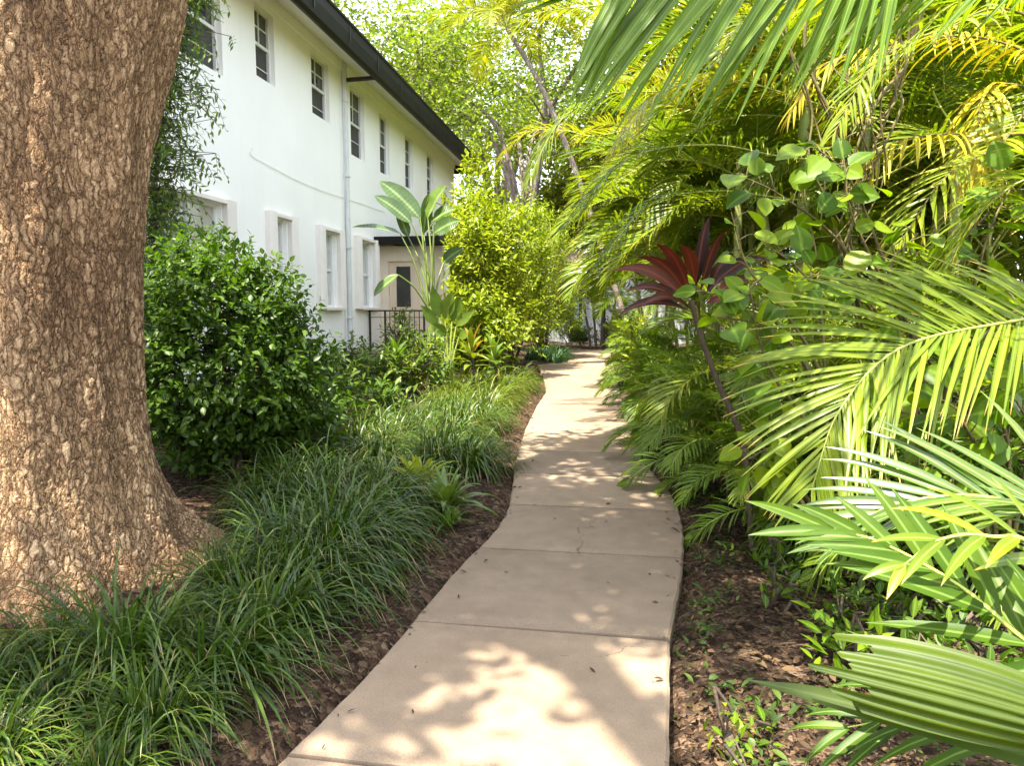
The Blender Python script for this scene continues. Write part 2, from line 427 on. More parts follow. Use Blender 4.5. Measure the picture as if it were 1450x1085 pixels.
M['palm_pale'] = leaf_mat("palm_leaf_pale", [(0, (.055, .115, .014)), (.6, (.095, .17, .020)), (1, (.155, .22, .03))], .35, (1.3, 1.4, .4), .3, rib=(.24, .30, .08), spec=.55)
M['dead_leaf'] = leaf_mat("dead_frond", [(0, (.30, .22, .02)), (.4, (.46, .38, .015)), (1, (.60, .52, .02))], .4, (1.3, 1.2, .4), .5, objvar=.3)
M['cordyline'] = leaf_mat("cordyline_leaf", [(0, (.026, .010, .011)), (.45, (.062, .016, .012)), (1, (.135, .036, .020))], .22, (1.8, .6, .4), .4, rib=(.15, .035, .02), objvar=0, spec=.2, veins=0)
M['heart'] = leaf_mat("heart_leaf", [(0, (.05, .125, .009)), (.45, (.15, .26, .011)), (1, (.36, .44, .018))], .52, (1.5, 1.5, .3), .4, rib=(.17, .28, .03), spec=.22)
M['strelitzia'] = leaf_mat("paddle_leaf", [(0, (.055, .11, .03)), (.6, (.10, .175, .04)), (1, (.17, .25, .06))], .33, (1.5, 1.6, .4), .28, rib=(.22, .30, .10), spec=.8, veins=90)
M['brom'] = leaf_mat("strap_leaf", [(0, (.09, .17, .02)), (.6, (.15, .23, .035)), (1, (.30, .34, .07))], .35, (1.4, 1.5, .4), .35, spec=.6)
M['orange_leaf'] = leaf_mat("orange_tinged_leaf", [(0, (.10, .18, .02)), (.7, (.22, .27, .03)), (.86, (.40, .26, .04)), (1, (.45, .15, .03))], .4, (1.4, 1.2, .4), .4)
rng = np.random.default_rng(7)

# ------------------------------------------------------------------ ground and path
PATH_L = np.array([(-.5, -1.25), (2.05, -1.10), (2.4, -1.03), (2.9, -.97), (3.24, -.95), (3.94, -.89), (4.55, -.80), (5.06, -.78), (5.78, -.85), (6.91, -.98), (8.8, -1.12),
                   (10.8, -1.21), (12.7, -1.25), (14.2, -1.42), (15.4, -1.58), (17.0, -1.80), (18.6, -2.05), (19.0, -2.1), (19.5, -1.55), (20.2, -1.38), (22.3, -1.47), (24.3, -1.75), (25.7, -2.0)])
PATH_R = np.array([(-.5, .14), (2.24, .19), (2.6, .22), (3.16, .26), (3.6, .33), (4.13, .41), (4.8, .475), (5.4, .49), (5.9, .45), (6.35, .38), (6.93, .29), (8.05, .24),
                   (9.9, .18), (11.9, .10), (14.8, .03), (19.6, -.08), (25.7, -.22)])
def smooth_fn(tab):
    ys = np.linspace(tab[0, 0], tab[-1, 0], 1400)
    xs = np.interp(ys, tab[:, 0], tab[:, 1])
    k = np.hanning(31); k /= k.sum()
    xs2 = np.convolve(np.pad(xs, 15, mode='edge'), k, 'valid')
    return lambda y: np.interp(y, ys, xs2)
pl, prr = smooth_fn(PATH_L), smooth_fn(PATH_R)

mb = MB()
gx = np.concatenate([[-120, -60, -30, -14, -9], np.linspace(-7, 7, 90), [9, 14, 30, 60, 120]])
gy = np.concatenate([[-60, -20, -6], np.linspace(-2, 28, 150), [32, 40, 60, 120, 300]])
GX, GY = np.meshgrid(gx, gy)
def hump(x, y):
    d = np.minimum(np.abs(x - pl(y)), np.abs(x - prr(y)))
    ins = (x > pl(y) - .05) & (x < prr(y) + .05) & (y < 26.2)
    bumps = .018 * np.sin(x * 5.1 + y * 1.3) + .014 * np.sin(y * 4.3 - x * 2.2) + .010 * np.sin(x * 11 + y * 9)
    rise = np.clip((-1.2 - x) / 4.0, 0, 1) * .16 + np.clip((x - .6) / 4.0, 0, 1) * .10
    return np.where(ins, -.12, -.028 + (bumps + rise) * np.clip(d / .5, 0, 1))
Z = hump(GX, GY)
v = np.stack([GX, GY, Z], -1).reshape(-1, 3)
ny, nx = GX.shape
i = np.arange(ny - 1)[:, None] * nx + np.arange(nx - 1)[None]
mb.add(v, np.stack([i, i + 1, i + nx + 1, i + nx], -1).reshape(-1, 4))
tag(mb.build("ground", M['mulch']), kind='structure')
def gz(x, y): return float(hump(np.array(x), np.array(y)))

joints = [-.4, 1.02, 2.10, 3.17, 4.26, 5.28, 6.33, 7.37, 8.5, 9.75, 11.2, 12.4, 13.6, 14.8, 16.0, 17.2, 18.4, 19.6, 20.8, 22.0, 23.2, 24.4, 25.6]
mb = MB()
for a, b in zip(joints[:-1], joints[1:]):
    ys = np.linspace(a + .011, b - .011, 14)
    rows = []
    for q, y in enumerate(ys):
        l, r = float(pl(y)) + .002 * math.sin(y * 23) + .0025 * math.sin(y * 61 + 1), float(prr(y)) + .002 * math.sin(y * 27 + 2) + .0025 * math.sin(y * 57)
        tilt = .03 if a < 2.5 else .0
        bev = .012
        end = .006 if q in (0, len(ys) - 1) else 0
        xs = [l, l, l + bev] + list(np.linspace(l + .1, r - .1, 9)) + [r - bev, r, r]
        zs = [-.11, -bev - end, -end] + [-end] * 9 + [-end, -bev - end, -.11]
        rows.append([(x, y + tilt * (.5 - (x - l) / (r - l)), z) for x, z in zip(xs, zs)])
    rr = np.array(rows); k = rr.shape[1]
    rr = np.concatenate([rr[:1] * [1, 1, 0] + [0, 0, -.11], rr, rr[-1:] * [1, 1, 0] + [0, 0, -.11]])
    i = np.arange(len(rr) - 1)[:, None] * k + np.arange(k - 1)[None]
    mb.add(rr.reshape(-1, 3), np.stack([i, i + 1, i + k + 1, i + k], -1).reshape(-1, 4), (rng.random(),) * 3, smooth=False)
# the branch that leaves to the left and the cross walk at the far end
box(mb, (-5.2, 17.3, -.11), (-2.12, 18.55, -.004))
box(mb, (-5.5, 25.62, -.11), (2.6, 26.15, -.004))
tag(mb.build("path", M['concrete']), kind='structure')
# pale driveway on the far side of the right hand planting
mb = MB(); box(mb, (5.6, -3, -.1), (30, 16, .16))
tag(mb.build("driveway", flat_mat("driveway_pale", (.55, .54, .52), .85, .1, 2)), kind='structure')

# ------------------------------------------------------------------ white apartment building
XW = -5.6
bld = thing("apartment_building", "long white two storey building with black eave and sash windows", "building", (XW, 14, 0))
def bpart(name, mb_, mats, parent=None):
    p = parent or bld
    o = mb_.build(name, mats)
    o.parent = p
    if parent is None: o.matrix_parent_inverse = Matrix.Translation(Vector((-XW, -14, 0)))
    return o
UP = [(7.6, 9.75, 4.80, 6.06), (10.72, 11.34, 5.12, 6.22), (12.77, 13.57, 5.10, 6.20), (14.68, 15.51, 4.75, 6.17), (16.54, 17.25, 4.73, 6.10), (18.57, 19.29, 4.73, 6.08), (20.75, 21.5, 4.73, 6.08)]
LO = [(7.2, 9.55, 1.50, 2.98, 'wide'), (11.06, 11.58, 1.53, 3.0, 'n'), (13.0, 13.72, 1.53, 3.0, 'n'), (14.95, 15.82, 1.53, 3.0, 'n')]
holes = [h[:4] for h in UP] + [h[:4] for h in LO]
Y0, Y1, ZB, ZT = -2.0, 24.3, -.2, 6.52
ycuts = sorted({Y0, Y1} | {h[0] for h in holes} | {h[1] for h in holes})
zcuts = sorted({ZB, ZT} | {h[2] for h in holes} | {h[3] for h in holes})
mb = MB()
for ya, yb in zip(ycuts[:-1], ycuts[1:]):
    za = ZB
    spans = sorted((h[2], h[3]) for h in holes if h[0] <= ya + 1e-6 and h[1] >= yb - 1e-6)
    segs = []
    for s0, s1 in spans:
        segs.append((za, s0)); za = s1
    segs.append((za, ZT))
    for z0, z1 in segs:
        mb.add([(XW, ya, z0), (XW, yb, z0), (XW, yb, z1), (XW, ya, z1)], [(0, 1, 2, 3)], smooth=False)
RD = .105
for y0, y1, z0, z1 in holes:      # reveals
    xa = XW - RD - .06
    mb.add([(XW, y0, z0), (XW, y1, z0), (XW, y1, z1), (XW, y0, z1), (xa, y0, z0), (xa, y1, z0), (xa, y1, z1), (xa, y0, z1)],
           [(0, 4, 5, 1), (1, 5, 6, 2), (2, 6, 7, 3), (3, 7, 4, 0)], smooth=False)
mb.add([(XW, Y1, ZB), (-15, Y1, ZB), (-15, Y1, ZT), (XW, Y1, ZT)], [(0, 1, 2, 3)], smooth=False)
mb.add([(XW, Y0, ZB), (-15, Y0, ZB), (-15, Y0, ZT), (XW, Y0, ZT)], [(0, 3, 2, 1)], smooth=False)
mb.add([(-15, Y0, ZB), (-15, Y1, ZB), (-15, Y1, ZT), (-15, Y0, ZT)], [(0, 1, 2, 3)], smooth=False)
box(mb, (XW + .001, Y0, 6.30), (XW + .035, Y1, 6.515))   # shallow frieze under the soffit
bpart("wall", mb, M['stucco'])
mb = MB()
XE = -4.93
mb.add([(XW, Y0 - .5, 6.50), (XE, Y0 - .5, 6.27), (XE, Y1 + .55, 6.27), (XW, Y1 + .55, 6.50)], [(0, 1, 2, 3)], smooth=False)
mb.add([(XW, Y1, 6.51), (XW, Y1 + .55, 6.51), (-15, Y1 + .55, 6.51), (-15, Y1, 6.51)], [(0, 1, 2, 3)], smooth=False)
bpart("soffit", mb, M['soffit'])
mb = MB()
ex = XE - .04
mb.add([(ex, Y0 - .6, 6.64), (-10.3, Y0 - .6, 8.5), (-10.3, Y1 - 4, 8.5), (ex, Y1 + .6, 6.64), (-15.7, Y0 - .6, 6.64), (-15.7, Y1 + .6, 6.64)],
       [(0, 3, 2, 1), (1, 2, 5, 4)], smooth=False)
mb.add([(ex, Y1 + .6, 6.64), (-15.7, Y1 + .6, 6.64), (-10.3, Y1 - 4, 8.5)], [(0, 1, 2)], smooth=False)
bpart("roof", mb, M['rooftile'])
mb = MB()     # gutter with a rolled lip, hung on the fascia
prof = [(XE - .02, 6.14), (XE + .05, 6.12), (XE + .10, 6.18), (XE + .12, 6.40), (XE + .12, 6.56), (XE + .145, 6.58), (XE + .145, 6.62), (XE + .10, 6.62), (XE - .02, 6.60)]
n = len(prof)
v = [(x, Y0 - .6, z) for x, z in prof] + [(x, Y1 + .6, z) for x, z in prof]
mb.add(v, [(k, (k + 1) % n, n + (k + 1) % n, n + k) for k in range(n)], smooth=False)
mb.add(v[n:], [list(range(n))], smooth=False)
box(mb, (-15, Y1 + .56, 6.22), (XE - .02, Y1 + .66, 6.60))
g_ = bpart("gutter", mb, M['gutter'])
mb = MB()
for y in np.arange(.5, 24, 1.52):
    box(mb, (XE + .121, y, 6.25), (XE + .128, y + .03, 6.60))
bpart("gutter_strap", mb, M['iron'], g_)

def window(y0, y1, z0, z1, kind):
    xg = XW - RD
    fr = MB(); fw = .045
    for lo, hi in (((xg - .04, y0, z0), (xg + .03, y0 + fw, z1)), ((xg - .04, y1 - fw, z0), (xg + .03, y1, z1)),
                   ((xg - .04, y0 + fw, z1 - fw), (xg + .03, y1 - fw, z1)), ((xg - .04, y0 + fw, z0), (xg + .035, y1 - fw, z0 + fw))):
        box(fr, lo, hi)
    zm = z0 + (z1 - z0) * .50
    if kind == 'up': box(fr, (xg - .006, y0 + .01, zm - .36), (xg + .004, y1 - .01, zm - .345))
    w = bpart("window", fr, M['sash'])
    sa = MB()
    ya, yb = y0 + fw + .002, y1 - fw - .002
    if kind == 'wide':
        for yv in (y0 + (y1 - y0) * .34, y0 + (y1 - y0) * .72):
            sa = MB(); box(sa, (xg - .028, yv - .025, z0 + fw), (xg + .024, yv + .025, z1 - fw)); bpart("mullion", sa, M['sash'], w)
    else:
        box(sa, (xg - .028, ya, zm - .025), (xg + .026, yb, zm + .025))
        if kind == 'up':
            box(sa, (xg - .012, (ya + yb) / 2 - .011, zm + .025), (xg + .006, (ya + yb) / 2 + .011, z1 - fw))
            zc = (zm + z1) / 2
            box(sa, (xg - .011, ya, zc - .011), (xg + .005, (ya + yb) / 2 - .011, zc + .011))
            box(sa, (xg - .011, (ya + yb) / 2 + .011, zc - .011), (xg + .005, yb, zc + .011))
    if kind != 'wide': bpart("sash", sa, M['sash'], w)
    pa = MB()
    if kind == 'up':
        pa.add([(xg - .010, ya, zm), (xg - .010, yb, zm), (xg - .010, yb, z1 - fw), (xg - .010, ya, z1 - fw)], [(0, 1, 2, 3)], mat=0, smooth=False)
        pa.add([(xg - .014, ya, z0 + fw), (xg - .014, yb, z0 + fw), (xg - .014, yb, zm), (xg - .014, ya, zm)], [(0, 1, 2, 3)], mat=1, smooth=False)
        bpart("pane", pa, [M['glass'], M['screen']], w)
    else:
        pa.add([(xg - .014, ya, z0 + fw), (xg - .014, yb, z0 + fw), (xg - .014, yb, z1 - fw), (xg - .014, ya, z1 - fw)], [(0, 1, 2, 3)], smooth=False)
        bpart("pane", pa, M['curtain_glass'] if kind == 'wide' else M['blind'], w)
    if kind != 'up':
        sh = MB()      # folded storm shutters in their cream tracks, either side of the opening
        for ya_, yb_ in ((y0 - .24, y0 - .02), (y1 + .02, y1 + .24)):
            nf = 5
            ys = np.linspace(ya_, yb_, 2 * nf + 1)
            xs = [XW + (.12 if q % 2 else .085) for q in range(2 * nf + 1)]
            zlo, zhi = z0 - .03, z1 + .07
            vv = [(x, y, zlo) for x, y in zip(xs, ys)] + [(x, y, zhi) for x, y in zip(xs, ys)]
            m_ = len(xs)
            sh.add(vv, [(q, q + 1, m_ + q + 1, m_ + q) for q in range(m_ - 1)], smooth=False)
            sh.add([(XW, ya_, zlo), (xs[0], ya_, zlo), (xs[0], ya_, zhi), (XW, ya_, zhi)], [(0, 1, 2, 3)], smooth=False)
            sh.add([(XW, yb_, zlo), (xs[-1], yb_, zlo), (xs[-1], yb_, zhi), (XW, yb_, zhi)], [(0, 1, 2, 3)], smooth=False)
            sh.add([(XW, ya_, zhi), (XW + .10, ya_, zhi), (XW + .10, yb_, zhi), (XW, yb_, zhi)], [(0, 1, 2, 3)], smooth=False)
        box(sh, (XW + .002, y0 - .02, z1 + .005), (XW + .10, y1 + .02, z1 + .06))
        box(sh, (XW + .002, y0 - .02, z0 - .055), (XW + .11, y1 + .02, z0 - .004))
        bpart("shutter", sh, M['trim'], w)
M['blind'] = flat_mat("pane_with_white_blind", (.50, .50, .49), .15, .2, 2.5, spec=.8)
for h in UP: window(*h, 'up')
for h in LO: window(*h[:4], 'wide' if h[4] == 'wide' else 'low')

mb = MB()
tube(mb, [(XE + .02, 14.34, 6.17), (-5.2, 14.30, 6.15), (-5.50, 14.265, 6.13)], .045, 8)
bpart("gutter_outlet", mb, M['iron'])
mb = MB()
tube(mb, [(-5.545, 14.26, 6.46), (-5.545, 14.26, 5.0), (-5.545, 14.26, 3.0), (-5.545, 14.26, .42)], .05, 10)
tube(mb, [(-5.50, 14.05, 6.5), (-5.52, 14.08, 5.0), (-5.585, 14.08, .9)], .012, 6)
dp = bpart("downpipe", mb, M['pipe'])
for z in (5.7, 4.2, 2.75, 1.3):
    mb = MB(); box(mb, (XW + .004, 14.19, z), (-5.488, 14.33, z + .035)); bpart("pipe_bracket", mb, M['sash'], dp)
mb = MB()
tube(mb, smooth_pts([(-5.585, 10.47, 3.96), (-5.585, 10.47, 3.84), (-5.585, 11.2, 3.79), (-5.585, 11.98, 3.745), (-5.585, 13.0, 3.74), (-5.585, 13.9, 3.76), (-5.585, 15.2, 3.80), (-5.585, 16.77, 3.83)], 40), .0045, 5)
bpart("cable", mb, M['soffit'])
# porch
mb = MB(); box(mb, (XW + .01, 14.55, .40), (-4.25, 19.2, .55)); box(mb, (XW + .01, 14.75, -.15), (-4.45, 19.0, .398))
po = bpart("porch_floor", mb, M['concrete'])
mb = MB(); box(mb, (XW + .01, 16.0, 3.10), (-3.6, 19.3, 3.16)); box(mb, (XW + .012, 15.96, 2.98), (-3.56, 16.0, 3.165)); box(mb, (-3.6, 16.0, 2.98), (-3.56, 19.3, 3.165))
bpart("porch_canopy", mb, M['gutter'])
mb = MB()
for x0, x1 in ((-5.585, -5.38), (-4.62, -4.46)): box(mb, (x0, 16.35, .55), (x1, 16.5, 2.98))
box(mb, (-5.38, 16.36, 2.62), (-4.62, 16.49, 2.975))
box(mb, (-4.459, 16.37, .55), (-4.05, 16.48, 2.978))
pw = bpart("porch_wall", mb, flat_mat("porch_cream", (.80, .68, .54), .6, .05, 4))
mb = MB(); box(mb, (-5.378, 16.41, .56), (-4.622, 16.45, 2.615))
dr = bpart("door", mb, flat_mat("door_cream", (.74, .60, .46), .5, .05, 4))
mb = MB(); box(mb, (-5.2, 16.395, 1.55), (-4.86, 16.408, 2.5)); bpart("door_pane", mb, M['glass'], dr)
mb = MB(); tube(mb, [(-4.74, 16.40, 1.5), (-4.74, 16.34, 1.5), (-4.80, 16.34, 1.5)], .012, 6); bpart("door_handle", mb, M['pipe'], dr)
for x in (-4.02, -3.72):
    mb = MB(); box(mb, (x, 16.3, .0), (x + .13, 16.43, 2.975)); box(mb, (x - .03, 16.27, 0), (x + .16, 16.46, .2)); box(mb, (x - .03, 16.27, 2.85), (x + .16, 16.46, 2.972))
    bpart("porch_column", mb, M['stucco'])
rl = MB(); box(rl, (-5.58, 15.48, 1.44), (-4.25, 15.53, 1.475)); box(rl, (-5.58, 15.49, 1.30), (-4.25, 15.52, 1.315)); box(rl, (-5.58, 15.49, .63), (-4.25, 15.52, .65))
for x in (-5.56, -5.20, -4.29): box(rl, (x - .02, 15.485, .55), (x + .02, 15.525, 1.44))
for x in np.arange(-5.09, -4.33, .115): box(rl, (x - .008, 15.497, .65), (x + .008, 15.513, 1.44))
bpart("railing", rl, M['iron'])

# ------------------------------------------------------------------ pale building closing the path
far = thing("white_house", "pale house wall with dark doorway closing the far end of the path", "building", (-1, 32, 0))
def fpart(name, mb_, mats, parent=None):
    o = mb_.build(name, mats); o.parent = parent or far
    if parent is None: o.matrix_parent_inverse = Matrix.Translation(Vector((1, -32, 0)))
    return o
mb = MB()
box(mb, (-2.35, 32.0, -.1), (-2.1, 32.3, 3.1)); box(mb, (-1.55, 32.0, -.1), (-1.2, 32.3, 3.1)); box(mb, (-2.1, 32.0, 2.35), (-1.55, 32.3, 3.1))
box(mb, (-7, 32.0, -.1), (-2.35, 32.3, 3.1)); box(mb, (-1.2, 31.0, -.1), (3.4, 36, 3.9))
fpart("wall", mb, M['plaster_shaded'])
mb = MB(); box(mb, (-2.1, 32.2, 0), (-1.55, 32.26, 2.35)); dd = fpart("door", mb, flat_mat("dark_door", (.03, .03, .033), .5))
mb = MB(); box(mb, (-1.93, 32.17, .95), (-1.70, 32.195, 2.05)); fpart("door_pane", mb, flat_mat("lit_pane_blue", (.42, .50, .62), .1), dd)  # pale blue base colour stands in for light on the slit pane
mb = MB(); mb.add([(-7.3, 31.6, 3.1), (3.7, 30.6, 3.1), (3.7, 30.6, 3.25), (-7.3, 31.6, 3.25), (-7.3, 38, 4.6), (3.7, 38, 4.6)], [(0, 1, 2, 3), (3, 2, 5, 4)], smooth=False)
fpart("roof", mb, flat_mat("far_roof", (.30, .22, .18), .9))

# ------------------------------------------------------------------ the big trunk on the left, its limbs and its crown above the frame
TX, TY = -3.06, 3.46
big = thing("shade_tree", "massive brown trunk with flaking bark and flared roots at left edge", "tree", (TX, TY, 0))
def trunk_mesh():
    na, nz_ = 460, 560
    zz = np.concatenate([np.linspace(-.12, .9, 240), np.linspace(.9, 5.2, nz_ - 239)[1:]])
    th = np.linspace(0, 2 * np.pi, na, endpoint=False)
    Zg, Tg = np.meshgrid(zz, th, indexing='ij')
    lob = [(-62, .30, 17), (46, .62, 12), (128, .30, 18), (205, .30, 18), (-125, .22, 15), (-10, .08, 14)]
    base = np.interp(zz, [-.12, 0, .25, .6, 1.0, 1.6, 2.4, 3.2, 5.2], [.55, .51, .45, .42, .415, .415, .435, .475, .57])[:, None]
    r = base * np.ones_like(Tg)
    for a, amp, sharp in lob:
        dth = np.angle(np.exp(1j * (Tg - R(a))))
        r += amp * np.exp(-(dth * sharp / 6.5) ** 2) * np.exp(-(np.clip(Zg + .1, 0, 9) / (.34 if amp < .45 else .25)))
        r += .06 * np.exp(-(dth * sharp / 7) ** 2) * np.exp(-Zg / 1.5)
    r += .018 * np.sin(Tg * 5 + Zg * 1.1) + .012 * np.sin(Tg * 9 - Zg * 1.7 + 1) + .007 * np.sin(Tg * 17 + Zg * 2.6) + .012 * np.sin(Zg * 4.1 + Tg * 3)
    cx = np.interp(zz, [0, 1.2, 1.8, 2.4, 3.2, 5.2], [0, 0, .04, .12, .27, .62])[:, None]
    v = np.stack([cx * .98 + r * np.cos(Tg), cx * .14 + r * np.sin(Tg), Zg], -1).reshape(-1, 3)
    i = np.arange(len(zz) - 1)[:, None] * na + np.arange(na)[None]; j = (np.arange(na) + 1) % na
    i2 = np.arange(len(zz) - 1)[:, None] * na + j[None]
    mb = MB(); mb.add(v, np.stack([i, i2, i2 + na, i + na], -1).reshape(-1, 4)); return mb
trunk_mesh().build("trunk", M['bark'], big)

def leaf_cloud(mb, centers, per, rad, size, rng, prof=(.1, 1, .1), flat=.6, up=.35, aspect=.5, wide=2, droop=.25, tlo=0, thi=1, mat=0):
    c = np.repeat(np.asarray(centers, float), per, 0); n = len(c)
    off = rng.normal(size=(n, 3)) * rad * np.array([1, 1, flat])
    d = rand_dirs(rng, n, -.7, .5); u = nrm(rand_dirs(rng, n) * .9 + np.array([0, 0, up]))
    s = size * rng.uniform(.65, 1.3, n)
    blades(mb, c + off, d, u, s, s * aspect, droop, list(prof), .15, rng.uniform(tlo, thi, n), mat, wide=wide)

crng = np.random.default_rng(21)
lm = MB(); tips = []
for a, ln, el in ((-98, 7.4, 50), (-84, 8.6, 47), (-104, 9.4, 43), (-68, 5.8, 60), (-6, 4.8, 66), (76, 6.2, 60)):
    p0 = np.array([.6, .1, 4.9]); d = np.array([math.cos(R(a)) * math.cos(R(el)), math.sin(R(a)) * math.cos(R(el)), math.sin(R(el))])
    p1 = p0 + d * ln * .5 + [0, 0, .3]; p2 = p0 + d * ln + [0, 0, .2]
    pts = smooth_pts([p0 - d * .3, p0 + d * ln * .25, p1, p2], 14); tube(lm, pts, np.linspace(.30, .09, 14), 8)
    for q in range(3 if a in (-6, -68) else 4):
        b0 = pts[4 + int(q * 1.6)]; bd = nrm(d * .7 + crng.normal(size=3) * [.7, .7, .3]); ll = crng.uniform(1.4, 2.6)
        bp = smooth_pts([b0, b0 + bd * ll * .5 + [0, 0, .15], b0 + bd * ll + [0, 0, -.05]], 7); tube(lm, bp, np.linspace(.07, .02, 7), 5)
        tips += [bp[-1], bp[3], bp[5]] if a == -98 else [bp[-1], bp[4]]
lm.build("limb", M['bark_grey'], big)
tips = np.array(tips)
cm = MB(); leaf_cloud(cm, tips, 390, .42, .15, crng, (.1, 1, .75, .05), .5)
cm.build("crown", M['canopy_leaf'], big)
# ------------------------------------------------------------------ liriope clumps
def liriope_mesh(name, seed, n, h, mat, spread=1.0, wd=.0135):
    r = np.random.default_rng(seed); mb = MB()
    a = r.uniform(0, 2 * np.pi, n); rad = np.sqrt(r.random(n)) * .11 * spread
    P = np.stack([np.cos(a) * rad, np.sin(a) * rad, np.full(n, -.03)], 1)
    a2 = a + r.normal(size=n) * .4; lean = r.uniform(.08, 1.25, n) * spread
    D = np.stack([np.cos(a2) * lean + .20, np.sin(a2) * lean, np.ones(n)], 1)
    L = h * r.uniform(.55, 1.25, n) * (1 + .12 * lean)
    U = np.stack([-np.cos(a2), -np.sin(a2), lean], 1)
    blades(mb, P, D, U, L, wd * r.uniform(.65, 1.25, n), r.uniform(1.1, 3.0, n), [.7, 1, 1, 1, .92, .8, .62, .38, .05], .22, np.where(r.random(n) < .08, 1., r.random(n) ** 1.2 * .93), 0, 1.5)
    return mb.mesh(name, mat)
LIR = [liriope_mesh("liriope_blades", s, 300, .50, M['liriope']) for s in (1, 2, 3, 4)]
LIR_LIT = [liriope_mesh("liriope_blades_lit", s, 260, .46, M['liriope_lit']) for s in (5, 6)]
LIRB = [liriope_mesh("liriope_blades_blue", s, 190, .50, M['liriope_blue'], wd=.016) for s in (7, 8)]
def liriope(meshes, x, y, s, label, group):
    me = meshes[int(rng.integers(len(meshes)))]
    o = link("liriope_clump", me, None, (x, y, gz(x, y)), (0, 0, rng.normal() * .5 - .15), (s * rng.uniform(.9, 1.1), s * rng.uniform(.9, 1.1), s * rng.uniform(.85, 1.15)))
    tag(o, label, "liriope", group)
def scatter(region, step, jit, ok):
    x0, x1, y0, y1 = region; out = []
    for y in np.arange(y0, y1, step):
        for x in np.arange(x0, x1, step):
            px, py = x + rng.uniform(-jit, jit), y + rng.uniform(-jit, jit)
            if ok(px, py): out.append((px, py))
    return out
def trunk_d(x, y): return math.hypot(x - TX, y - TY)
def gap(x, y): return x < -.60 * y - .02 and 2.62 < y < 4.5      # bare mulch between the roots and the grass
for x, y in scatter((-3.1, -.9, 1.45, 3.75), .38, .08, lambda x, y: x < pl(y) - .30 - .07 * max(0, y - 2.6) and trunk_d(x, y) > .92 and not gap(x, y)):
    near = y < 2.3
    liriope(LIR, x, y, rng.uniform(.58, .72) if x < -1.45 and near else rng.uniform(.74, 1.14),
            "dark green arching grass clump in the front corner below the big trunk" if near else "arching dark green grass clump between the trunk roots and the path", "grass clumps in front of the big trunk" if near else "grass clumps beside the trunk roots")
for x, y in scatter((-2.5, -1.1, 3.8, 5.25), .42, .08, lambda x, y: x < pl(y) - .52 - .14 * (y - 3.4) and trunk_d(x, y) > 1.1 and not gap(x, y)):
    liriope(LIR, x, y, rng.uniform(.98, 1.22), "tall arching grass clump between the round bush and the path", "grass clumps in front of the round bush")
for x, y in scatter((-2.6, -1.25, 6.35, 9.2), .43, .09, lambda x, y: x < pl(y) - .42 and x > -2.75 + .02 * y):
    liriope(LIR, x, y, rng.uniform(.95, 1.2), "silvery green arching grass clump in the mound halfway along the path", "grass clumps in the middle mound")
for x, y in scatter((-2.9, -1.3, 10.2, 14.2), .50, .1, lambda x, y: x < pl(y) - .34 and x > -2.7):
    liriope(LIR_LIT, x, y, rng.uniform(1.15, 1.4), "sunlit yellow green grass clump beyond the dark grass mound", "yellow green grass clumps further along the path")
for x, y in ((-1.75, 20.0), (-2.05, 20.5), (-1.75, 21.0), (-2.2, 21.3), (-1.9, 21.9), (-2.4, 20.2)):
    liriope(LIRB, x, y, 1.35, "bluish green grass clump at the corner where the path forks", "bluish grass clumps at the far fork")

# ------------------------------------------------------------------ litter, ground cover
n = 24000
lx = np.concatenate([rng.uniform(.2, 2.6, n), rng.uniform(-2.2, -.75, 5000)]); ly = np.concatenate([1.6 + rng.random(n) ** 1.5 * 10, 2.0 + rng.random(5000) * 11])
yr_, yl_ = 1.7 + 8 * rng.random(90) ** 1.3, 1.7 + 8 * rng.random(70) ** 1.3; lx = np.concatenate([lx, prr(yr_) - np.abs(rng.normal(size=90)) ** 1.5 * .07, pl(yl_) + np.abs(rng.normal(size=70)) ** 1.5 * .07, rng.uniform(-.8, .2, 26)]); ly = np.concatenate([ly, yr_, yl_, rng.uniform(2, 9, 26)])
nb = len(lx) - 186; keep = (lx > prr(ly) + .02) | (lx < pl(ly) - .02); keep[nb:] = rng.random(186) < .6
lx, ly = lx[keep], ly[keep]; n = len(lx)
onp = (lx > pl(ly) - .01) & (lx < prr(ly) + .01)
lz = np.where(onp, rng.uniform(.002, .006, n), hump(lx, ly) + rng.uniform(.004, .035, n))
mb = MB()
sz = rng.uniform(.012, .042, n) * np.where(rng.random(n) < .08, 2.0, 1)
blades(mb, np.stack([lx, ly, lz], 1), rand_dirs(rng, n, -.15, .45), np.stack([rng.normal(size=n) * .5, rng.normal(size=n) * .5, np.ones(n)], 1), sz, sz * rng.uniform(.25, .6, n),
       rng.uniform(-.3, .9, n), [.15, .9, .8, .1], .35, rng.random(n))
tag(mb.build("fallen_leaves", M['litter']), "brown fallen leaves and bark mulch strewn along both path edges", "leaf litter", kind='stuff')
n = 1500
cxy = np.stack([rng.uniform(.3, 1.9, 130), rng.uniform(1.7, 6.0, 130)], 1)
c = cxy[rng.integers(130, size=n)] + rng.normal(size=(n, 2)) * .05
k = c[:, 0] > prr(c[:, 1]) + .03; c = c[k]; n = len(c)
mb = MB()
blades(mb, np.concatenate([c, (hump(c[:, 0], c[:, 1]) + rng.uniform(.0, .06, n))[:, None]], 1), rand_dirs(rng, n, .1, .8), np.tile([0, 0, 1.], (n, 1)) + rng.normal(size=(n, 3)) * .3, rng.uniform(.03, .08, n), rng.uniform(.012, .028, n), .7, 'ovate', .3, rng.random(n))
n2 = 420; c2 = cxy[rng.integers(130, size=n2)] + rng.normal(size=(n2, 2)) * .12; k = c2[:, 0] > prr(c2[:, 1]) + .02; c2 = c2[k]; n2 = len(c2)
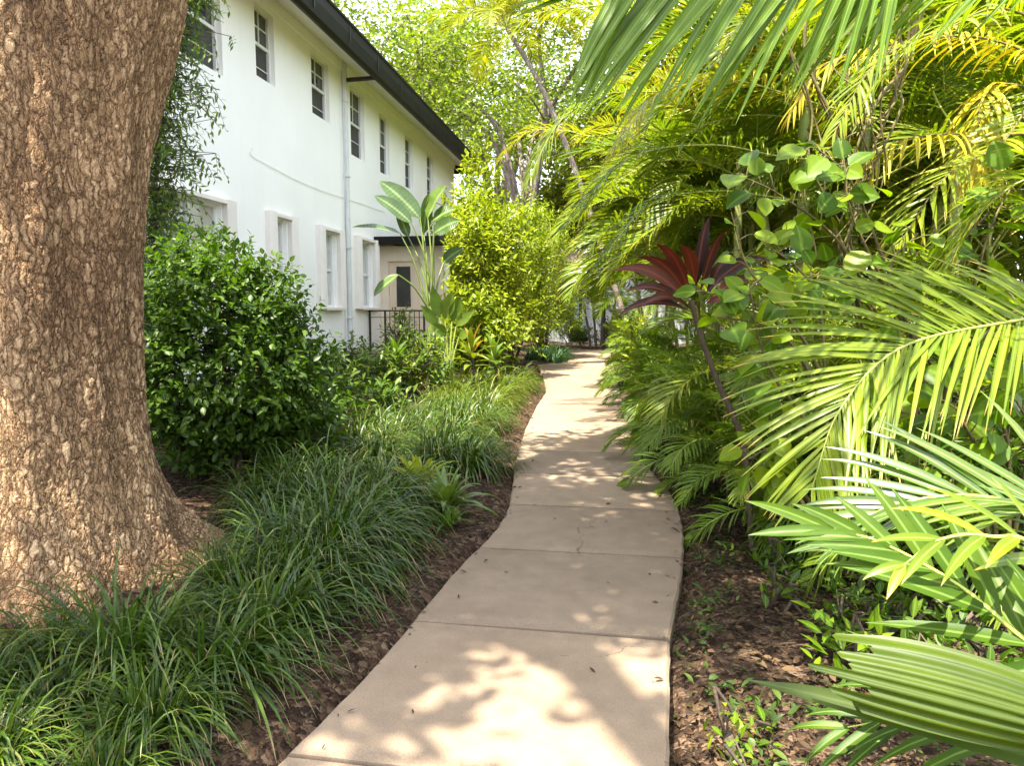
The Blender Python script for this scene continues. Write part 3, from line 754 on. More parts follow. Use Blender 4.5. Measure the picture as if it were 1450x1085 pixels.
blades(mb, np.concatenate([c2, hump(c2[:, 0], c2[:, 1])[:, None]], 1), rand_dirs(rng, n2, .3, .95), rand_dirs(rng, n2), rng.uniform(.08, .2, n2), .005, 1.6, 'strap', .2, rng.random(n2))
tag(mb.build("ground_cover", M['cover']), "small green weeds and grass wisps sprouting through the mulch right of the path", "weeds", kind='stuff')

# ------------------------------------------------------------------ shrubs
def shrub(name, label, cat, x, y, h, w, n_twig, per, leaf, mats, seed, group=None, aspect=.5, prof='ovate', z0=.12, lean=(0, 0), shape=1.0, stems=5, upright=.4, droop=.6, sparse=.0, d=None, fold=.25, smoothness=1.0, zmin=-.55, part="foliage"):
    r = np.random.default_rng(seed)
    t = thing(name, label, cat, (x, y, gz(x, y)), group)
    mb = MB(); sm = MB(); d = d or w
    # twig ends spread through the outer half of an uneven dome
    u = rand_dirs(r, n_twig, zmin, 1.)
    rad = r.uniform(.45, 1.0, n_twig) ** .6
    lumps = 1 + smoothness * (.16 * np.sin(u[:, 0] * 4 + seed) + .14 * np.sin(u[:, 1] * 5 + 2 * seed) + .12 * np.sin(u[:, 2] * 6 + seed * 3))
    q = u * (rad * lumps)[:, None]
    ctr = np.array([lean[0], lean[1], z0 * h + h * (1 - z0) * .46])
    tw = ctr + q * np.array([w / 2, d / 2, h * (1 - z0) * .54])
    tw[:, 2] = np.maximum(tw[:, 2], .06)
    dirs = nrm(q * [1, 1, .6] + np.array([0, 0, upright]) + r.normal(size=q.shape) * .35)
    k = np.repeat(np.arange(n_twig), per); m = len(k)
    along = np.tile(np.linspace(-1, .25, per), n_twig) * leaf * per * .30
    P = tw[k] + dirs[k] * along[:, None]
    side = nrm(np.cross(dirs[k], r.normal(size=(n_twig, 3))[k])) * np.where(np.tile(np.arange(per), n_twig) % 2, 1, -1)[:, None]
    D = nrm(dirs[k] * .75 + side * .9 + r.normal(size=(m, 3)) * .28)
    U = nrm(np.array([0, 0, 1.]) + q[k] * .5 + r.normal(size=(m, 3)) * .35)
    sz = leaf * r.uniform(.6, 1.25, m)
    blades(mb, P, D, U, sz, sz * aspect, droop * r.uniform(.3, 1.4, m), prof, fold, np.clip(r.normal(.45, .25, m), 0, 1), 0, wide=3 if leaf > .05 else 2)
    mb.build(part, mats, t)
    for s in range(stems):
        a = s * 2.4 + seed; b0 = np.array([.07 * math.cos(a), .07 * math.sin(a), -.05])
        tgt = tw[int(r.integers(n_twig))] * [.7, .7, .75]
        pts = smooth_pts([b0, b0 * .5 + tgt * .4 + r.normal(size=3) * .05, tgt], 9)
        tube(sm, pts, np.linspace(.022 * max(1, h / 1.8), .008, 9), 6)
    for e in r.integers(n_twig, size=min(n_twig, 70)):
        tube(sm, smooth_pts([ctr * [1, 1, .7] + q[e] * [.2, .2, .2], (ctr + tw[e]) / 2 + r.normal(size=3) * .04, tw[e]], 5), np.linspace(.008, .003, 5), 4)
    sm.build("stem", M['twig'], t)
    return t

shrub("round_bush", "big round glossy green bush on bare stems beside the trunk", "bush", -3.34, 5.75, 1.98, 1.70, 2700, 8, .066, M['bush'], 3, z0=.02, aspect=.60, stems=7, droop=.6, smoothness=.8, upright=.10, zmin=-.96, lean=(.05, -.12))
# climbing foliage behind the trunk, on its own stem by the wall
t = thing("wall_creeper", "leafy creeper hanging between the big trunk and the white wall", "creeper", (-4.72, 6.9, 0))
mb, sm = MB(), MB(); r = np.random.default_rng(5)
pts = smooth_pts([(0, 0, -.05), (.05, -.05, 1.2), (-.08, .0, 2.4), (.05, .05, 3.6), (.28, .02, 4.8), (.35, 0, 5.6)], 60); tube(sm, pts, np.linspace(.03, .008, 60), 6)
for i in range(14, 60):
    for q in range(22):
        p = pts[i] + r.normal(size=3) * [.20, .15, .05]; ln = r.uniform(.16, .4); dd = nrm(np.array([r.normal() * .6, r.normal() * .5, -.7]))
        m = 7; P = p + dd * np.linspace(0, ln, m)[:, None]
        sd = nrm(np.cross(dd, r.normal(size=3))) * np.where(np.arange(m) % 2, 1, -1)[:, None]
        blades(mb, P, dd * .7 + sd, np.tile([.5, -.6, .6], (m, 1)) + r.normal(size=(m, 3)) * .3, r.uniform(.05, .095, m), r.uniform(.018, .03, m), .5, 'ovate', .2, r.random(m))
        tube(sm, np.array([pts[i], p, p + dd * ln]), [.005, .004, .002], 3)
mb.build("foliage", M['vine_leaf'], t); sm.build("stem", M['twig'], t)

# low weedy shrubs along the building
low = [(-3.05, 10.9, 1.15, 1.0, 'mid_bush', "leafy green shrub in front of the paddle leaf plant stem"),
       (-3.1, 6.75, .7, .9, 'bush', "dark low shrub under the right side of the round bush"),
       (-2.75, 5.9, .45, .7, 'bush', "dark ground hugging shrub in front of the round bush stems"),
       (-3.7, 7.0, .9, 1.0, 'bush', "dark green shrub between the round bush and the wall"),
       (-4.2, 7.9, .75, .8, 'mid_bush', "low loose green shrub tucked behind the round bush"),
       (-3.75, 9.0, .8, .9, 'mid_bush', "low green shrub with narrow leaves right of the round bush"),
       (-4.7, 10.2, .9, .9, 'mid_bush', "low shrub against the white wall below the second shuttered window"),
       (-3.6, 10.4, .85, .9, 'mid_bush', "bushy low shrub in front of the porch steps"),
       (-4.65, 12.0, 1.0, .9, 'mid_bush', "upright weedy shrub at the foot of the downpipe"),
       (-3.2, 11.6, .9, 1.0, 'gold_bush', "yellowish low shrub before the paddle leaf plant"),
       (-4.1, 13.2, 1.45, .9, 'mid_bush', "leafy shrub covering the near end of the porch railing"),
       (-2.9, 8.6, .5, .7, 'bush', "small dark shrub behind the silvery grass mound"),
       (-3.0, 13.2, 1.3, 1.0, 'mid_bush', "green shrub with upright leaves behind the sunlit grass")]
for i, (x, y, h, w, mt, lb) in enumerate(low):
    shrub("low_shrub", lb, "shrub", x, y, h, w, 85, 8, .12, M[mt], 30 + i, aspect=.36, prof='lance', stems=5, upright=.7, droop=.9, z0=.05)
gold = [(-2.80, 14.9, 3.9, 1.9, 900, .145, .40, "tall golden green shrub rising right of the paddle leaf plant"),
        (-2.45, 13.0, 1.9, 1.2, 280, .14, .42, "lower golden shrub with broad yellow green leaves by the sunlit grass"),
        (-2.65, 17.6, 4.2, 2.3, 1200, .125, .36, "golden shrub in the middle of the bright row left of the path"),
        (-3.75, 18.3, 5.5, 2.3, 900, .165, .38, "tallest golden shrub touching the end of the black eave"),
        (-2.15, 21.6, 4.2, 2.5, 1400, .11, .28, "fine leaved bright yellow shrub at the far end of the row"),
        (-2.75, 24.6, 4.6, 3.0, 1500, .12, .28, "feathery yellow green shrub last before the pale house")]
for i, (x, y, h, w, nt, lf, asp, lb) in enumerate(gold):
    shrub("golden_shrub", lb, "shrub", x, y, h, w, nt, 8, lf, M['gold_bush'], 60 + i, aspect=asp, prof='lance', stems=6, upright=.6, droop=.7, z0=.03)
shrub("seedling", "small bright yellow green seedling in bare soil left of the grass mound", "seedling", -2.75, 6.55, .42, .30, 14, 5, .075, M['gold_bush'], 90, aspect=.35, prof='lance', stems=2)
for i, (x, y, h, w, lb) in enumerate([(1.12, 3.25, .34, .5, "leafy low sprig with pointed leaves left of the broad pale frond"), (1.42, 3.65, .5, .75, "low leafy plant behind the broad pale frond"), (1.28, 2.75, .34, .5, "low green sprig above the pleated leaf"),
                                     (1.0, 4.15, .3, .42, "small leafy plant at the mulch edge below the red plant stem"), (1.5, 4.3, .5, .6, "leafy low plant between the red plant and the pale fronds")]):
    shrub("leafy_sprig", lb, "plant", x, y, h, w, 26, 6, .085, M['bush'], 300 + i, aspect=.42, prof='ovate', stems=3, z0=.02)
shrub("seedling", "leafy green seedling growing in the mulch near the right palm", "seedling", .98, 2.95, .26, .38, 9, 5, .10, M['heart'], 91, aspect=.42, prof='ovate', stems=2)
shrub("seedling", "sunlit little seedling hugging the right edge of the path", "seedling", .47, 2.35, .16, .24, 8, 4, .06, M['heart'], 92, aspect=.4, prof='ovate', stems=2)
shrub("seedling", "small weed with pale leaves under the arching pale frond", "seedling", .78, 3.6, .2, .34, 10, 5, .07, M['bush'], 93, aspect=.4, prof='lance', stems=2)

# ------------------------------------------------------------------ strap leaved rosettes
def rosette(label, x, y, s, mat, seed, n=30):
    r = np.random.default_rng(seed); mb = MB()
    a = np.arange(n) * 2.4; f = np.linspace(0, 1, n); el = R(80) - f * R(62)
    D = np.stack([np.cos(a) * np.cos(el), np.sin(a) * np.cos(el), np.sin(el)], 1)
    U = np.stack([-np.cos(a) * np.sin(el), -np.sin(a) * np.sin(el), np.cos(el)], 1)
    blades(mb, np.stack([np.cos(a) * .02, np.sin(a) * .02, np.full(n, .05)], 1), D, U, s * r.uniform(.75, 1.1, n) * (.7 + .3 * f), s * .12 * r.uniform(.8, 1.2, n), .9 + f * .5, 'strap', .35, np.clip(.8 - f * .6 + r.normal(size=n) * .12, 0, 1), 0, 1.5)
    o = mb.build("strap_leaf_plant", M[mat]); o.location = (x, y, gz(x, y)); tag(o, label, "bromeliad")
rosette("green rosette of curved strap leaves in front of the grass mound", -1.24, 4.98, .46, 'brom', 1, 36)
rosette("sunlit pale yellow rosette just behind the green rosette", -1.58, 5.5, .46, 'gold_bush', 2, 30)  # golden leaf colour stands in for sunlight on this rosette
rosette("small dark rosette at the mulch edge below the green rosette", -1.12, 4.62, .22, 'bush', 3, 18)

# ------------------------------------------------------------------ bird of paradise with paddle leaves
def leaf_part(parent, p0, base, tip, width, mat, nrm_up=(0.2, -.8, .6), tint=.5, droop=.25, prof='paddle', stalk=None, wave=.0, fold=.3, pr=.014, name="leaf", twist=0.):
    """one big leaf with its stalk, positions relative to the parent"""
    mb = MB(); base = np.array(base, float); tip = np.array(tip, float)
    if p0 is not None:
        p0 = np.array(p0, float); mid = p0 * .5 + base * .5; mid[2] += .12 * np.linalg.norm(base - p0)
        tube(mb, smooth_pts([p0, mid, base], 10), np.linspace(pr * 1.7, pr * .7, 10), 6, mat=1, tint=(.5, 0, 0))
    L = np.linalg.norm(tip - base)
    pts_d = nrm(tip - base) + np.array([0, 0, droop * .4])
    blades(mb, [base], [pts_d], [nrm_up], [L * 1.02], [width], [droop], np.interp(np.linspace(0, 1, 16), np.linspace(0, 1, len(PROF[prof])), PROF[prof]), fold, [tint], 0, 1.4, wave=wave)
    return mb.build(name, [mat, M['shaft'] if stalk is None else stalk], parent)
bp0 = np.array((-3.098, 11.698, 1.111)); bx, by = float(bp0[0]), float(bp0[1])
ban = thing("bird_of_paradise", "tall banana like plant with big paddle leaves before the porch", "plant", (bx, by, 0))
o3 = np.array([bx, by, 0])
sm = MB()
M['stalk'] = flat_mat('green_stalk', (.12, .16, .035), .5, .3, 8)
for dx, dy, hh in ((0, 0, 1.55), (.07, .05, 1.35), (-.06, .04, 1.2)): tube(sm, smooth_pts([(dx * 1.6, dy * 1.6, -.05), (dx, dy, .6), (dx * .6, dy, hh)], 10), np.linspace(.085, .05, 10), 9)
sm.build("stem", M['stalk'], ban)
p0s = np.array([0, 0, 1.4])
for (ba, ti, wd, nu, tint) in [((-3.329, 11.868, 3.032), (-3.954, 11.687, 3.626), .30, (.3, -.85, .45), .35), ((-3.413, 11.641, 2.925), (-3.976, 11.452, 3.358), .22, (.2, -.8, .5), .2), ((-3.226, 11.986, 3.045), (-2.898, 11.938, 3.573), .42, (-.4, -.6, .8), .95),
                              ((-3.077, 11.799, 2.984), (-2.704, 11.719, 3.152), .26, (.2, -.7, .7), .45), ((-3.011, 11.580, 2.750), (-2.576, 11.512, 2.940), .25, (.2, -.8, .4), .3), ((-3.597, 11.595, 2.749), (-4.325, 11.345, 2.837), .20, (.1, -.4, .9), .25),
                              ((-3.560, 11.324, 2.058), (-3.882, 11.086, 1.698), .22, (-.3, -.6, .6), .6), ((-3.348, 12.147, 2.814), (-3.245, 12.079, 3.462), .2, (.5, -.7, .2), .3), ((-2.975, 12.045, 2.293), (-2.620, 11.970, 2.523), .22, (.2, -.7, .6), .3), ((-3.585, 12.003, 2.742), (-3.726, 11.872, 3.147), .16, (.2, -.8, .3), .15)]:
    b_ = np.array(ba) - o3; t_ = np.array(ti) - o3
    leaf_part(ban, p0s + rng.normal(size=3) * [.04, .04, .1], b_, t_, wd * 1.2, M['strelitzia'], nu, tint, .35, wave=.05, stalk=M['stalk'])
# broad leaved canna like plant and ti plants at its foot
cp0 = np.array((-2.671, 11.141, 1.017)); o4 = np.array([cp0[0], cp0[1], 0.])
can = thing("broad_leaf_plant", "clump of broad upright leaves at the foot of the paddle leaf plant", "plant", tuple(o4))
for (ba, ti, wd, tint) in [((-2.834, 11.153, 1.357), (-2.916, 11.043, 1.862), .22, .5), ((-2.743, 11.164, 1.334), (-2.603, 11.080, 1.784), .26, .7), ((-2.630, 11.178, 1.300), (-2.468, 11.091, 1.695), .22, .45), ((-2.877, 11.133, 1.221), (-3.089, 10.985, 1.560), .2, .4), ((-2.561, 11.179, 1.221), (-2.242, 11.100, 1.471), .2, .8), ((-2.717, 11.141, 1.074), (-2.907, 10.981, 1.269), .18, .35), ((-2.513, 11.167, 1.040), (-2.281, 11.059, 1.135), .18, .5)]:
    leaf_part(can, (0, 0, .3), np.array(ba) - o4, np.array(ti) - o4, wd, M['brom'], (.2, -.85, .4), tint, .4, prof='ovate')
sm = MB(); tube(sm, smooth_pts([(0, 0, -.05), (.02, 0, .35), (0, 0, .75)], 6), .04, 8); tube(sm, smooth_pts([(.1, 0, -.05), (.09, 0, .3), (.05, 0, .6)], 6), .03, 8); sm.build("stem", M['shaft'], can)
def ti_plant(name, label, cat, x, y, h, mat, seed, n=16, ln=.42, wd=.10, stem_mat=None):
    r = np.random.default_rng(seed); t = thing(name, label, cat, (x, y, gz(x, y))); sm = MB(); tube(sm, smooth_pts([(0, 0, -.05), (.03, .02, h * .5), (0, 0, h)], 8), .018, 7); sm.build("stem", stem_mat or M['twig'], t)
    a = np.arange(n) * 2.4; f = np.linspace(0, 1, n); el = R(75) - f * R(70); mb = MB()
    D = np.stack([np.cos(a) * np.cos(el), np.sin(a) * np.cos(el), np.sin(el)], 1); U = np.stack([-np.cos(a) * np.sin(el), -np.sin(a) * np.sin(el), np.cos(el)], 1)
    blades(mb, np.stack([0 * a, 0 * a, h - f * .25], 1), D, U, ln * r.uniform(.8, 1.15, n), wd, .9, 'lance', .3, r.random(n)); mb.build("foliage", mat, t)
ti_plant("ti_plant", "green ti plant with a few orange leaves beside the broad leaf clump", "plant", -2.231, 10.813, .85, M['orange_leaf'], 4)
ti_plant("ti_plant", "green ti plant beneath the golden shrub", "plant", -1.983, 11.445, .75, M['brom'], 5)
ti_plant("ti_plant", "slender leafy plant between low shrubs and paddle leaf plant", "plant", -3.339, 10.413, .7, M['mid_bush'], 6)
# ------------------------------------------------------------------ palms
def frond(mb, pts, pairs, lmax, wid, up=(0, 0, 1), roll=0., vee=.35, droop=.8, start=.16, ang=(72, 28), rad=.011, seed=0, sides=(1, -1), prof='leaflet', lmin=.35, tlo=0., thi=1., jit=.06, lp=.75, power=1.6, gold_tip=.0):
    r = np.random.default_rng(seed); pts = np.asarray(pts, float); k = len(pts)
    seg = np.linalg.norm(np.diff(pts, axis=0), axis=1); s = np.concatenate([[0], np.cumsum(seg)]); s /= s[-1]
    T_ = nrm(np.gradient(pts, axis=0))
    tube(mb, pts, np.linspace(rad, rad * .18, k), 5, (.5, 0, 0), 1)
    for sd in sides:
        f = np.clip(np.linspace(0, 1, pairs) + r.normal(size=pairs) * .004, 0, 1); t = start + (1 - start) * f
        P = np.stack([np.interp(t, s, pts[:, j]) for j in range(3)], 1); T = nrm(np.stack([np.interp(t, s, T_[:, j]) for j in range(3)], 1))
        B = nrm(np.cross(T, np.asarray(up, float))); N = np.cross(B, T)
        if roll:
            B, N = B * math.cos(roll) + N * math.sin(roll), N * math.cos(roll) - B * math.sin(roll)
        a = R(1) * (ang[0] + (ang[1] - ang[0]) * f ** 1.1 + r.normal(size=pairs) * 4)[:, None]; v = (vee + r.normal(size=pairs) * .13)[:, None]
        lat = sd * B * np.cos(v) + N * np.sin(v)
        D = T * np.cos(a) + lat * np.sin(a); U = N * np.cos(v) - sd * B * np.sin(v)
        L = lmax * np.maximum(np.sin(np.pi * (.13 + .80 * f)) ** lp, lmin) * (1 + r.normal(size=pairs) * jit)
        blades(mb, P, D, U, L, wid * (.65 + .35 * np.sin(np.pi * (.1 + .8 * f))), droop * r.uniform(.6, 1.4, pairs), prof, .3, np.clip(tlo + (thi - tlo) * r.random(pairs) + gold_tip * f, 0, 1), 0, power)
    return mb

def arc(L, e0, bend, n=22, sway=0., p=1.25):
    s = np.linspace(0, 1, n); pitch = R(e0) - R(bend) * s ** p; yaw = sway * s ** 2
    d = np.stack([np.cos(pitch) * np.cos(yaw), np.cos(pitch) * np.sin(yaw), np.sin(pitch)], 1) * (L / (n - 1))
    return np.vstack([[0, 0, 0], np.cumsum(d[:-1], 0)])

def frond_set(name, leaf, stalk, L=2.15, pairs=48, ll=.58, wid=.034, vee=.34, droop=.62, seed=0, specs=((80, 75), (66, 100), (50, 105), (34, 95), (16, 80))):
    out = []
    for i, (e, b) in enumerate(specs):
        for q in range(2):
            mb = MB(); frond(mb, arc(L * (1 - .06 * q), e, b, sway=(.25 if q else -.2)), pairs, ll, wid, vee=vee, droop=droop, seed=seed + i * 7 + q)
            out.append((i, mb.mesh(name, [M[leaf], M[stalk]])))
    return out
AR = frond_set("areca_frond", 'areca', 'rachis')
AG = frond_set("golden_frond", 'areca_gold', 'rachis', seed=50)
PK = frond_set("small_frond", 'small_palm', 'rachis', L=1.0, pairs=34, ll=.30, wid=.020, seed=90, droop=1.1)

def place_frond(t, me, pos, az, sc_, tilt=0., name="frond"):
    o = link(name, me, t); o.location = pos; o.rotation_euler = (tilt, 0, az); o.scale = (sc_,) * 3; return o

def cane_palm(name, label, x, y, stems, sets, per, scale, seed, group=None, cane=.036, az_bias=None, shaft=.42, skip=(), mat='cane'):
    """a clump of canes, each with its green shaft and a spray of fronds"""
    r = np.random.default_rng(seed); t = thing(name, label, "palm", (x, y, gz(x, y)), group)
    nfr = 0
    for si, (dx, dy, h, lx_, ly_) in enumerate(stems):
        b = np.array([dx, dy, -.06]); tp = np.array([dx + lx_, dy + ly_, h])
        pts = smooth_pts([b, b * .6 + tp * .4 + [-.08 * lx_, -.08 * ly_, 0], tp], 16)
        mb = MB(); tube(mb, pts, np.linspace(cane * 1.15, cane * .85, 16), 9)
        d = nrm(pts[-1] - pts[-2]); e = pts[-1] + d * shaft * scale
        tube(mb, smooth_pts([pts[-1], pts[-1] + d * shaft * .4 * scale, e], 8), np.array([.9, 1.25, 1.3, 1.25, 1.1, .95, .8, .6]) * cane, 9, mat=1)
        mb.build("stem", [M[mat], M['shaft']], t)
        a0 = r.uniform(0, 6.28)
        for q in range(per):
            if nfr >= 98: break
            lev = min(4, int(q * 5 / per)); me = [m_ for i, m_ in sets if i == lev][int(r.integers(2))]
            az = a0 + q * 2.4 + r.normal() * .25
            if az_bias is not None and r.random() < az_bias[1]: az = az_bias[0] + r.normal() * .7
            place_frond(t, me, tuple(e - d * .05 * q * .5), az, scale * r.uniform(.82, 1.15), r.normal() * .12); nfr += 1
    return t
def ring_stems(n, rad, h, seed, hv=.25, lean=.35):
    r = np.random.default_rng(seed); out = []
    for i in range(n):
        a = i * 2.4 + r.normal() * .3; q = rad * math.sqrt((i + .5) / n)
        out.append((q * math.cos(a), q * math.sin(a), h * r.uniform(1 - hv, 1 + hv), lean * math.cos(a) * r.uniform(.5, 1.3), lean * math.sin(a) * r.uniform(.5, 1.3)))
    return out

LEFT = math.pi
cane_palm("areca_palm", "areca palm clump with ringed green canes rising behind the red leaved plant", 2.15, 7.7, [(-.30, -.1, 3.1, -.05, -.1), (.0, -.2, 3.5, .22, -.1), (.22, .12, 2.9, .45, .1), (-.05, .3, 3.4, -.1, .3), (.35, -.15, 2.3, .5, -.2), (-.2, .4, 2.5, -.35, .2)], AR, 8, .95, 11, cane=.05, az_bias=(LEFT, .35))
cane_palm("areca_palm", "areca palm arching its green fronds over the path from the right", 1.75, 10.6, ring_stems(6, .4, 2.0, 12), AR, 9, 1.05, 12, az_bias=(LEFT, .4))
cane_palm("areca_palm", "areca palm with yellowing fronds further along the right of the path", 1.65, 14.3, ring_stems(6, .4, 2.6, 13), AR, 8, 1.1, 13, az_bias=(LEFT, .3))
cane_palm("areca_palm", "golden areca palm with bright arched fronds above the path", 1.9, 12.4, ring_stems(4, .35, 3.6, 14), AG, 7, 1.1, 14, az_bias=(LEFT + .2, .4))
cane_palm("areca_palm", "distant areca palm on the right just before the path ends", 1.1, 20.0, ring_stems(6, .4, 1.7, 15), AR, 8, 1.0, 15)
cane_palm("areca_palm", "dense green areca palm at the right edge behind the round leaved shrubs", 4.0, 7.2, ring_stems(7, .5, 1.9, 16), AR, 8, 1.1, 16)
cane_palm("areca_palm", "areca palm behind the tangled brown stalks", 4.1, 10.4, ring_stems(7, .5, 2.8, 17), AG, 8, 1.15, 17)
cane_palm("areca_palm", "tall golden areca palm filling the top right background", 3.4, 13.6, ring_stems(6, .5, 4.4, 18), AG, 8, 1.25, 18)
cane_palm("areca_palm", "tall yellow areca palm farthest back on the right", 4.6, 18.5, ring_stems(6, .6, 5.4, 19), AG, 8, 1.4, 19)
cane_palm("areca_palm", "leaning areca palm with green canes deep in the right planting", 6.2, 13.0, ring_stems(7, .6, 3.2, 20), AR, 8, 1.2, 20)
cane_palm("areca_palm", "areca palm in the gap beneath the golden fronds", 2.7, 17.5, ring_stems(6, .5, 2.4, 21), AR, 8, 1.1, 21)
cane_palm("areca_palm", "slender yellow areca palm standing over the far end of the path", 1.6, 23.5, ring_stems(4, .4, 5.2, 22), AG, 8, 1.3, 22)
cane_palm("shaded_palm", "small palm with dark slim stems in the bed closing the path", -.62, 27.3, [(-.35, 0, 1.5, -.25, 0), (-.15, .1, 1.2, -.1, .1), (.05, -.05, 1.7, .05, 0), (.3, 0, 1.4, .2, 0), (.45, .1, 1.1, .3, .1), (.15, .2, 2.0, 0, 0)], PK, 8, 1.05, 23, cane=.05, mat='twig')
cane_palm("areca_palm", "low bushy areca palm right of the leaning red plant stem", 1.85, 5.75, ring_stems(6, .3, .75, 24, lean=.5), AR, 7, .62, 24, shaft=.25, cane=.022)
small = [(1.22, 4.95, .85, "nearest small palm with fronds arching over the mulch"), (1.75, 4.35, .9, "small palm half hidden behind the pale palm fronds"), (.98, 5.95, .95, "small palm with feathery fronds hanging over the mulch beside the path bend"), (.80, 7.35, .9, "small palm below the red plant crown at the path edge"), (.72, 9.2, .95, "bright small palm leaning to the right edge of the path"),
         (.68, 11.3, 1.0, "sunlit small palm halfway along the right edge"), (.62, 13.8, 1.1, "small yellow green palm beside the sunny stretch of path"), (.55, 16.6, 1.1, "small palm near the far end right of the path"), (1.25, 8.4, 1.1, "second row small palm behind the red plant")]
for i, (x, y, s, lb) in enumerate(small):
    cane_palm("small_palm", lb, x, y, ring_stems(3, .12, .28 * s, 40 + i, lean=.15), PK if i % 3 else PK, 10, s, 40 + i, shaft=.15, cane=.014)
edge = [(-1.35, 28.2, 1.0, 1.1, 'bush', "dark little shrub between the slim stems and the doorway"), (-.15, 28.3, 1.2, 1.2, 'bush', "dark shrub directly behind the slim stems"), (-1.9, 28.7, 1.5, 1.5, 'mid_bush', "green shrub under the doorway of the pale house"), (.55, 28.6, 1.7, 1.6, 'mid_bush', "green shrub against the pale house right of the slim stems"),
        (3.5, 9.3, 3.3, 1.9, 'gold_bush', "tall yellow green shrub glowing behind the areca canes"), (5.3, 9.2, 3.5, 2.4, 'gold_bush', "tall yellow green shrub behind the right edge leaves"),
        (.62, 12.5, .95, .8, 'gold_bush', "golden low shrub on the right edge of the sunny path"), (.55, 15.2, 1.2, .8, 'mid_bush', "low green shrub right of the far path"), (.55, 18.2, 1.5, .9, 'gold_bush', "yellow shrub at the right where the path narrows"),
        (.85, 10.3, .8, .8, 'mid_bush', "low shrub between two small palms right of the path"), (.5, 22.0, 1.6, 1.1, 'mid_bush', "green shrub at the right of the path end"), (-3.2, 27.6, 1.1, 1.4, 'bush', "dark shrub left of the slim stems at the path end"), (1.3, 27.4, 1.5, 1.6, 'bush', "dark shrub right of the slim stems at the path end")]
for i, (x, y, h, w, mt, lb) in enumerate(edge):
    shrub("edge_shrub", lb, "shrub", x, y, h, w, 130 if h < 3 else 420, 8, .12, M[mt], 130 + i, aspect=.33, prof='lance', stems=5, upright=.6, droop=.9, z0=.03)

# ------------------------------------------------------------------ near palms that reach in from the right
def near_palm(label, x, y, h, leaf, stalk, fronds, lean=(0, 0)):
    t = thing("near_palm", label, "palm", (x, y, gz(x, y))); o = np.array([x, y, gz(x, y)])
    sm = MB(); tp = np.array([lean[0], lean[1], h]); tube(sm, smooth_pts([(0, 0, -.06), tp * [.3, .3, .5], tp], 14), np.linspace(.06, .045, 14), 10); sm.build("stem", [M['cane']], t)
    for pts, kw in fronds:
        pts = np.array(pts) - o; pts = np.vstack([tp - [0, 0, .05], pts]) if kw.pop('root', True) else pts
        mats = [M[kw.pop('leaf', leaf)], M[kw.pop('stalk', stalk)]]
        mb = MB(); frond(mb, smooth_pts(pts, 40), **kw); mb.build("frond", mats, t)
    return t
near_palm("palm leaning in at right whose drooping frond crosses the middle of the photo", 2.55, 3.0, 1.9, 'areca', 'rachis', [
    ([(2.105, 3.464, 1.523), (1.740, 3.352, 1.456), (1.192, 3.158, 1.346), (0.901, 2.988, 1.101), (0.777, 2.886, 0.797)], dict(pairs=76, lmax=.66, wid=.022, up=(-.45, -.75, .35), vee=.15, droop=.45, start=.28, ang=(50, 26), rad=.012, seed=3, tlo=.1, thi=.75)),
    ([(2.437, 3.865, 1.965), (2.150, 4.048, 2.171), (1.919, 4.102, 2.042), (1.750, 4.144, 1.717)], dict(pairs=44, lmax=.5, wid=.026, vee=.3, droop=.9, start=.3, seed=4)),
])
near_palm("tall palm at upper right whose big frond overhangs the top of the photo", 2.5, 2.2, 3.0, 'palm_dark', 'rachis', [
    ([(1.381, 3.019, 3.122), (0.902, 2.883, 2.990), (0.465, 2.753, 2.849), (0.146, 2.694, 2.737), (-0.026, 2.657, 2.625)], dict(pairs=78, lmax=1.0, wid=.034, up=(0, -.97, .22), roll=.05, vee=-.06, droop=.22, start=.2, ang=(50, 30), rad=.014, seed=6, tlo=.0, thi=.55, lp=.6, leaf='small_palm')),
    ([(1.954, 3.743, 3.401), (1.464, 3.751, 3.198), (0.940, 3.759, 3.047), (0.453, 3.764, 2.814)], dict(pairs=46, lmax=.62, wid=.034, vee=.0, droop=1.6, start=.2, ang=(70, 40), rad=.012, seed=7, leaf='areca', tlo=.5, thi=1.)),
    ([(2.133, 4.163, 3.281), (1.916, 4.325, 3.191), (1.781, 4.505, 3.160), (1.467, 4.521, 2.794)], dict(pairs=38, lmax=.5, wid=.03, vee=.1, droop=1.2, start=.25, seed=8, leaf='areca')),
])
near_palm("palm with yellow dying fronds hanging at upper right", 3.6, 5.2, 2.6, 'dead_leaf', 'vine', [
    ([(2.778, 5.660, 3.078), (2.505, 5.507, 2.974), (2.435, 5.424, 2.766), (2.439, 5.334, 2.395)], dict(pairs=20, lmax=.55, wid=.035, vee=-.3, droop=1.9, start=.5, ang=(40, 18), seed=9, prof='strap')),
    ([(2.684, 5.609, 2.730), (2.150, 5.322, 2.681), (1.790, 5.157, 2.586), (1.542, 4.989, 2.312)], dict(pairs=17, lmax=.44, wid=.03, vee=-.2, droop=1.8, start=.42, ang=(60, 30), seed=10, prof='strap')),
    ([(2.594, 5.261, 3.410), (2.050, 5.065, 3.278), (1.572, 4.866, 3.020), (1.288, 4.673, 2.558)], dict(pairs=48, lmax=.5, wid=.024, vee=.1, droop=1.1, start=.25, seed=31, leaf='areca', tlo=.4)),
    ([(2.890, 5.362, 2.984), (2.417, 5.044, 2.562), (2.018, 4.857, 2.320), (1.681, 4.659, 1.874)], dict(pairs=48, lmax=.5, wid=.024, vee=.15, droop=1.0, start=.2, seed=32, leaf='areca', tlo=.3)),
    ([(2.728, 5.790, 3.414), (1.982, 5.574, 3.377), (1.411, 5.369, 3.193), (1.174, 5.297, 2.852)], dict(pairs=40, lmax=.5, wid=.028, vee=-.1, droop=1.5, start=.3, seed=11)),
])
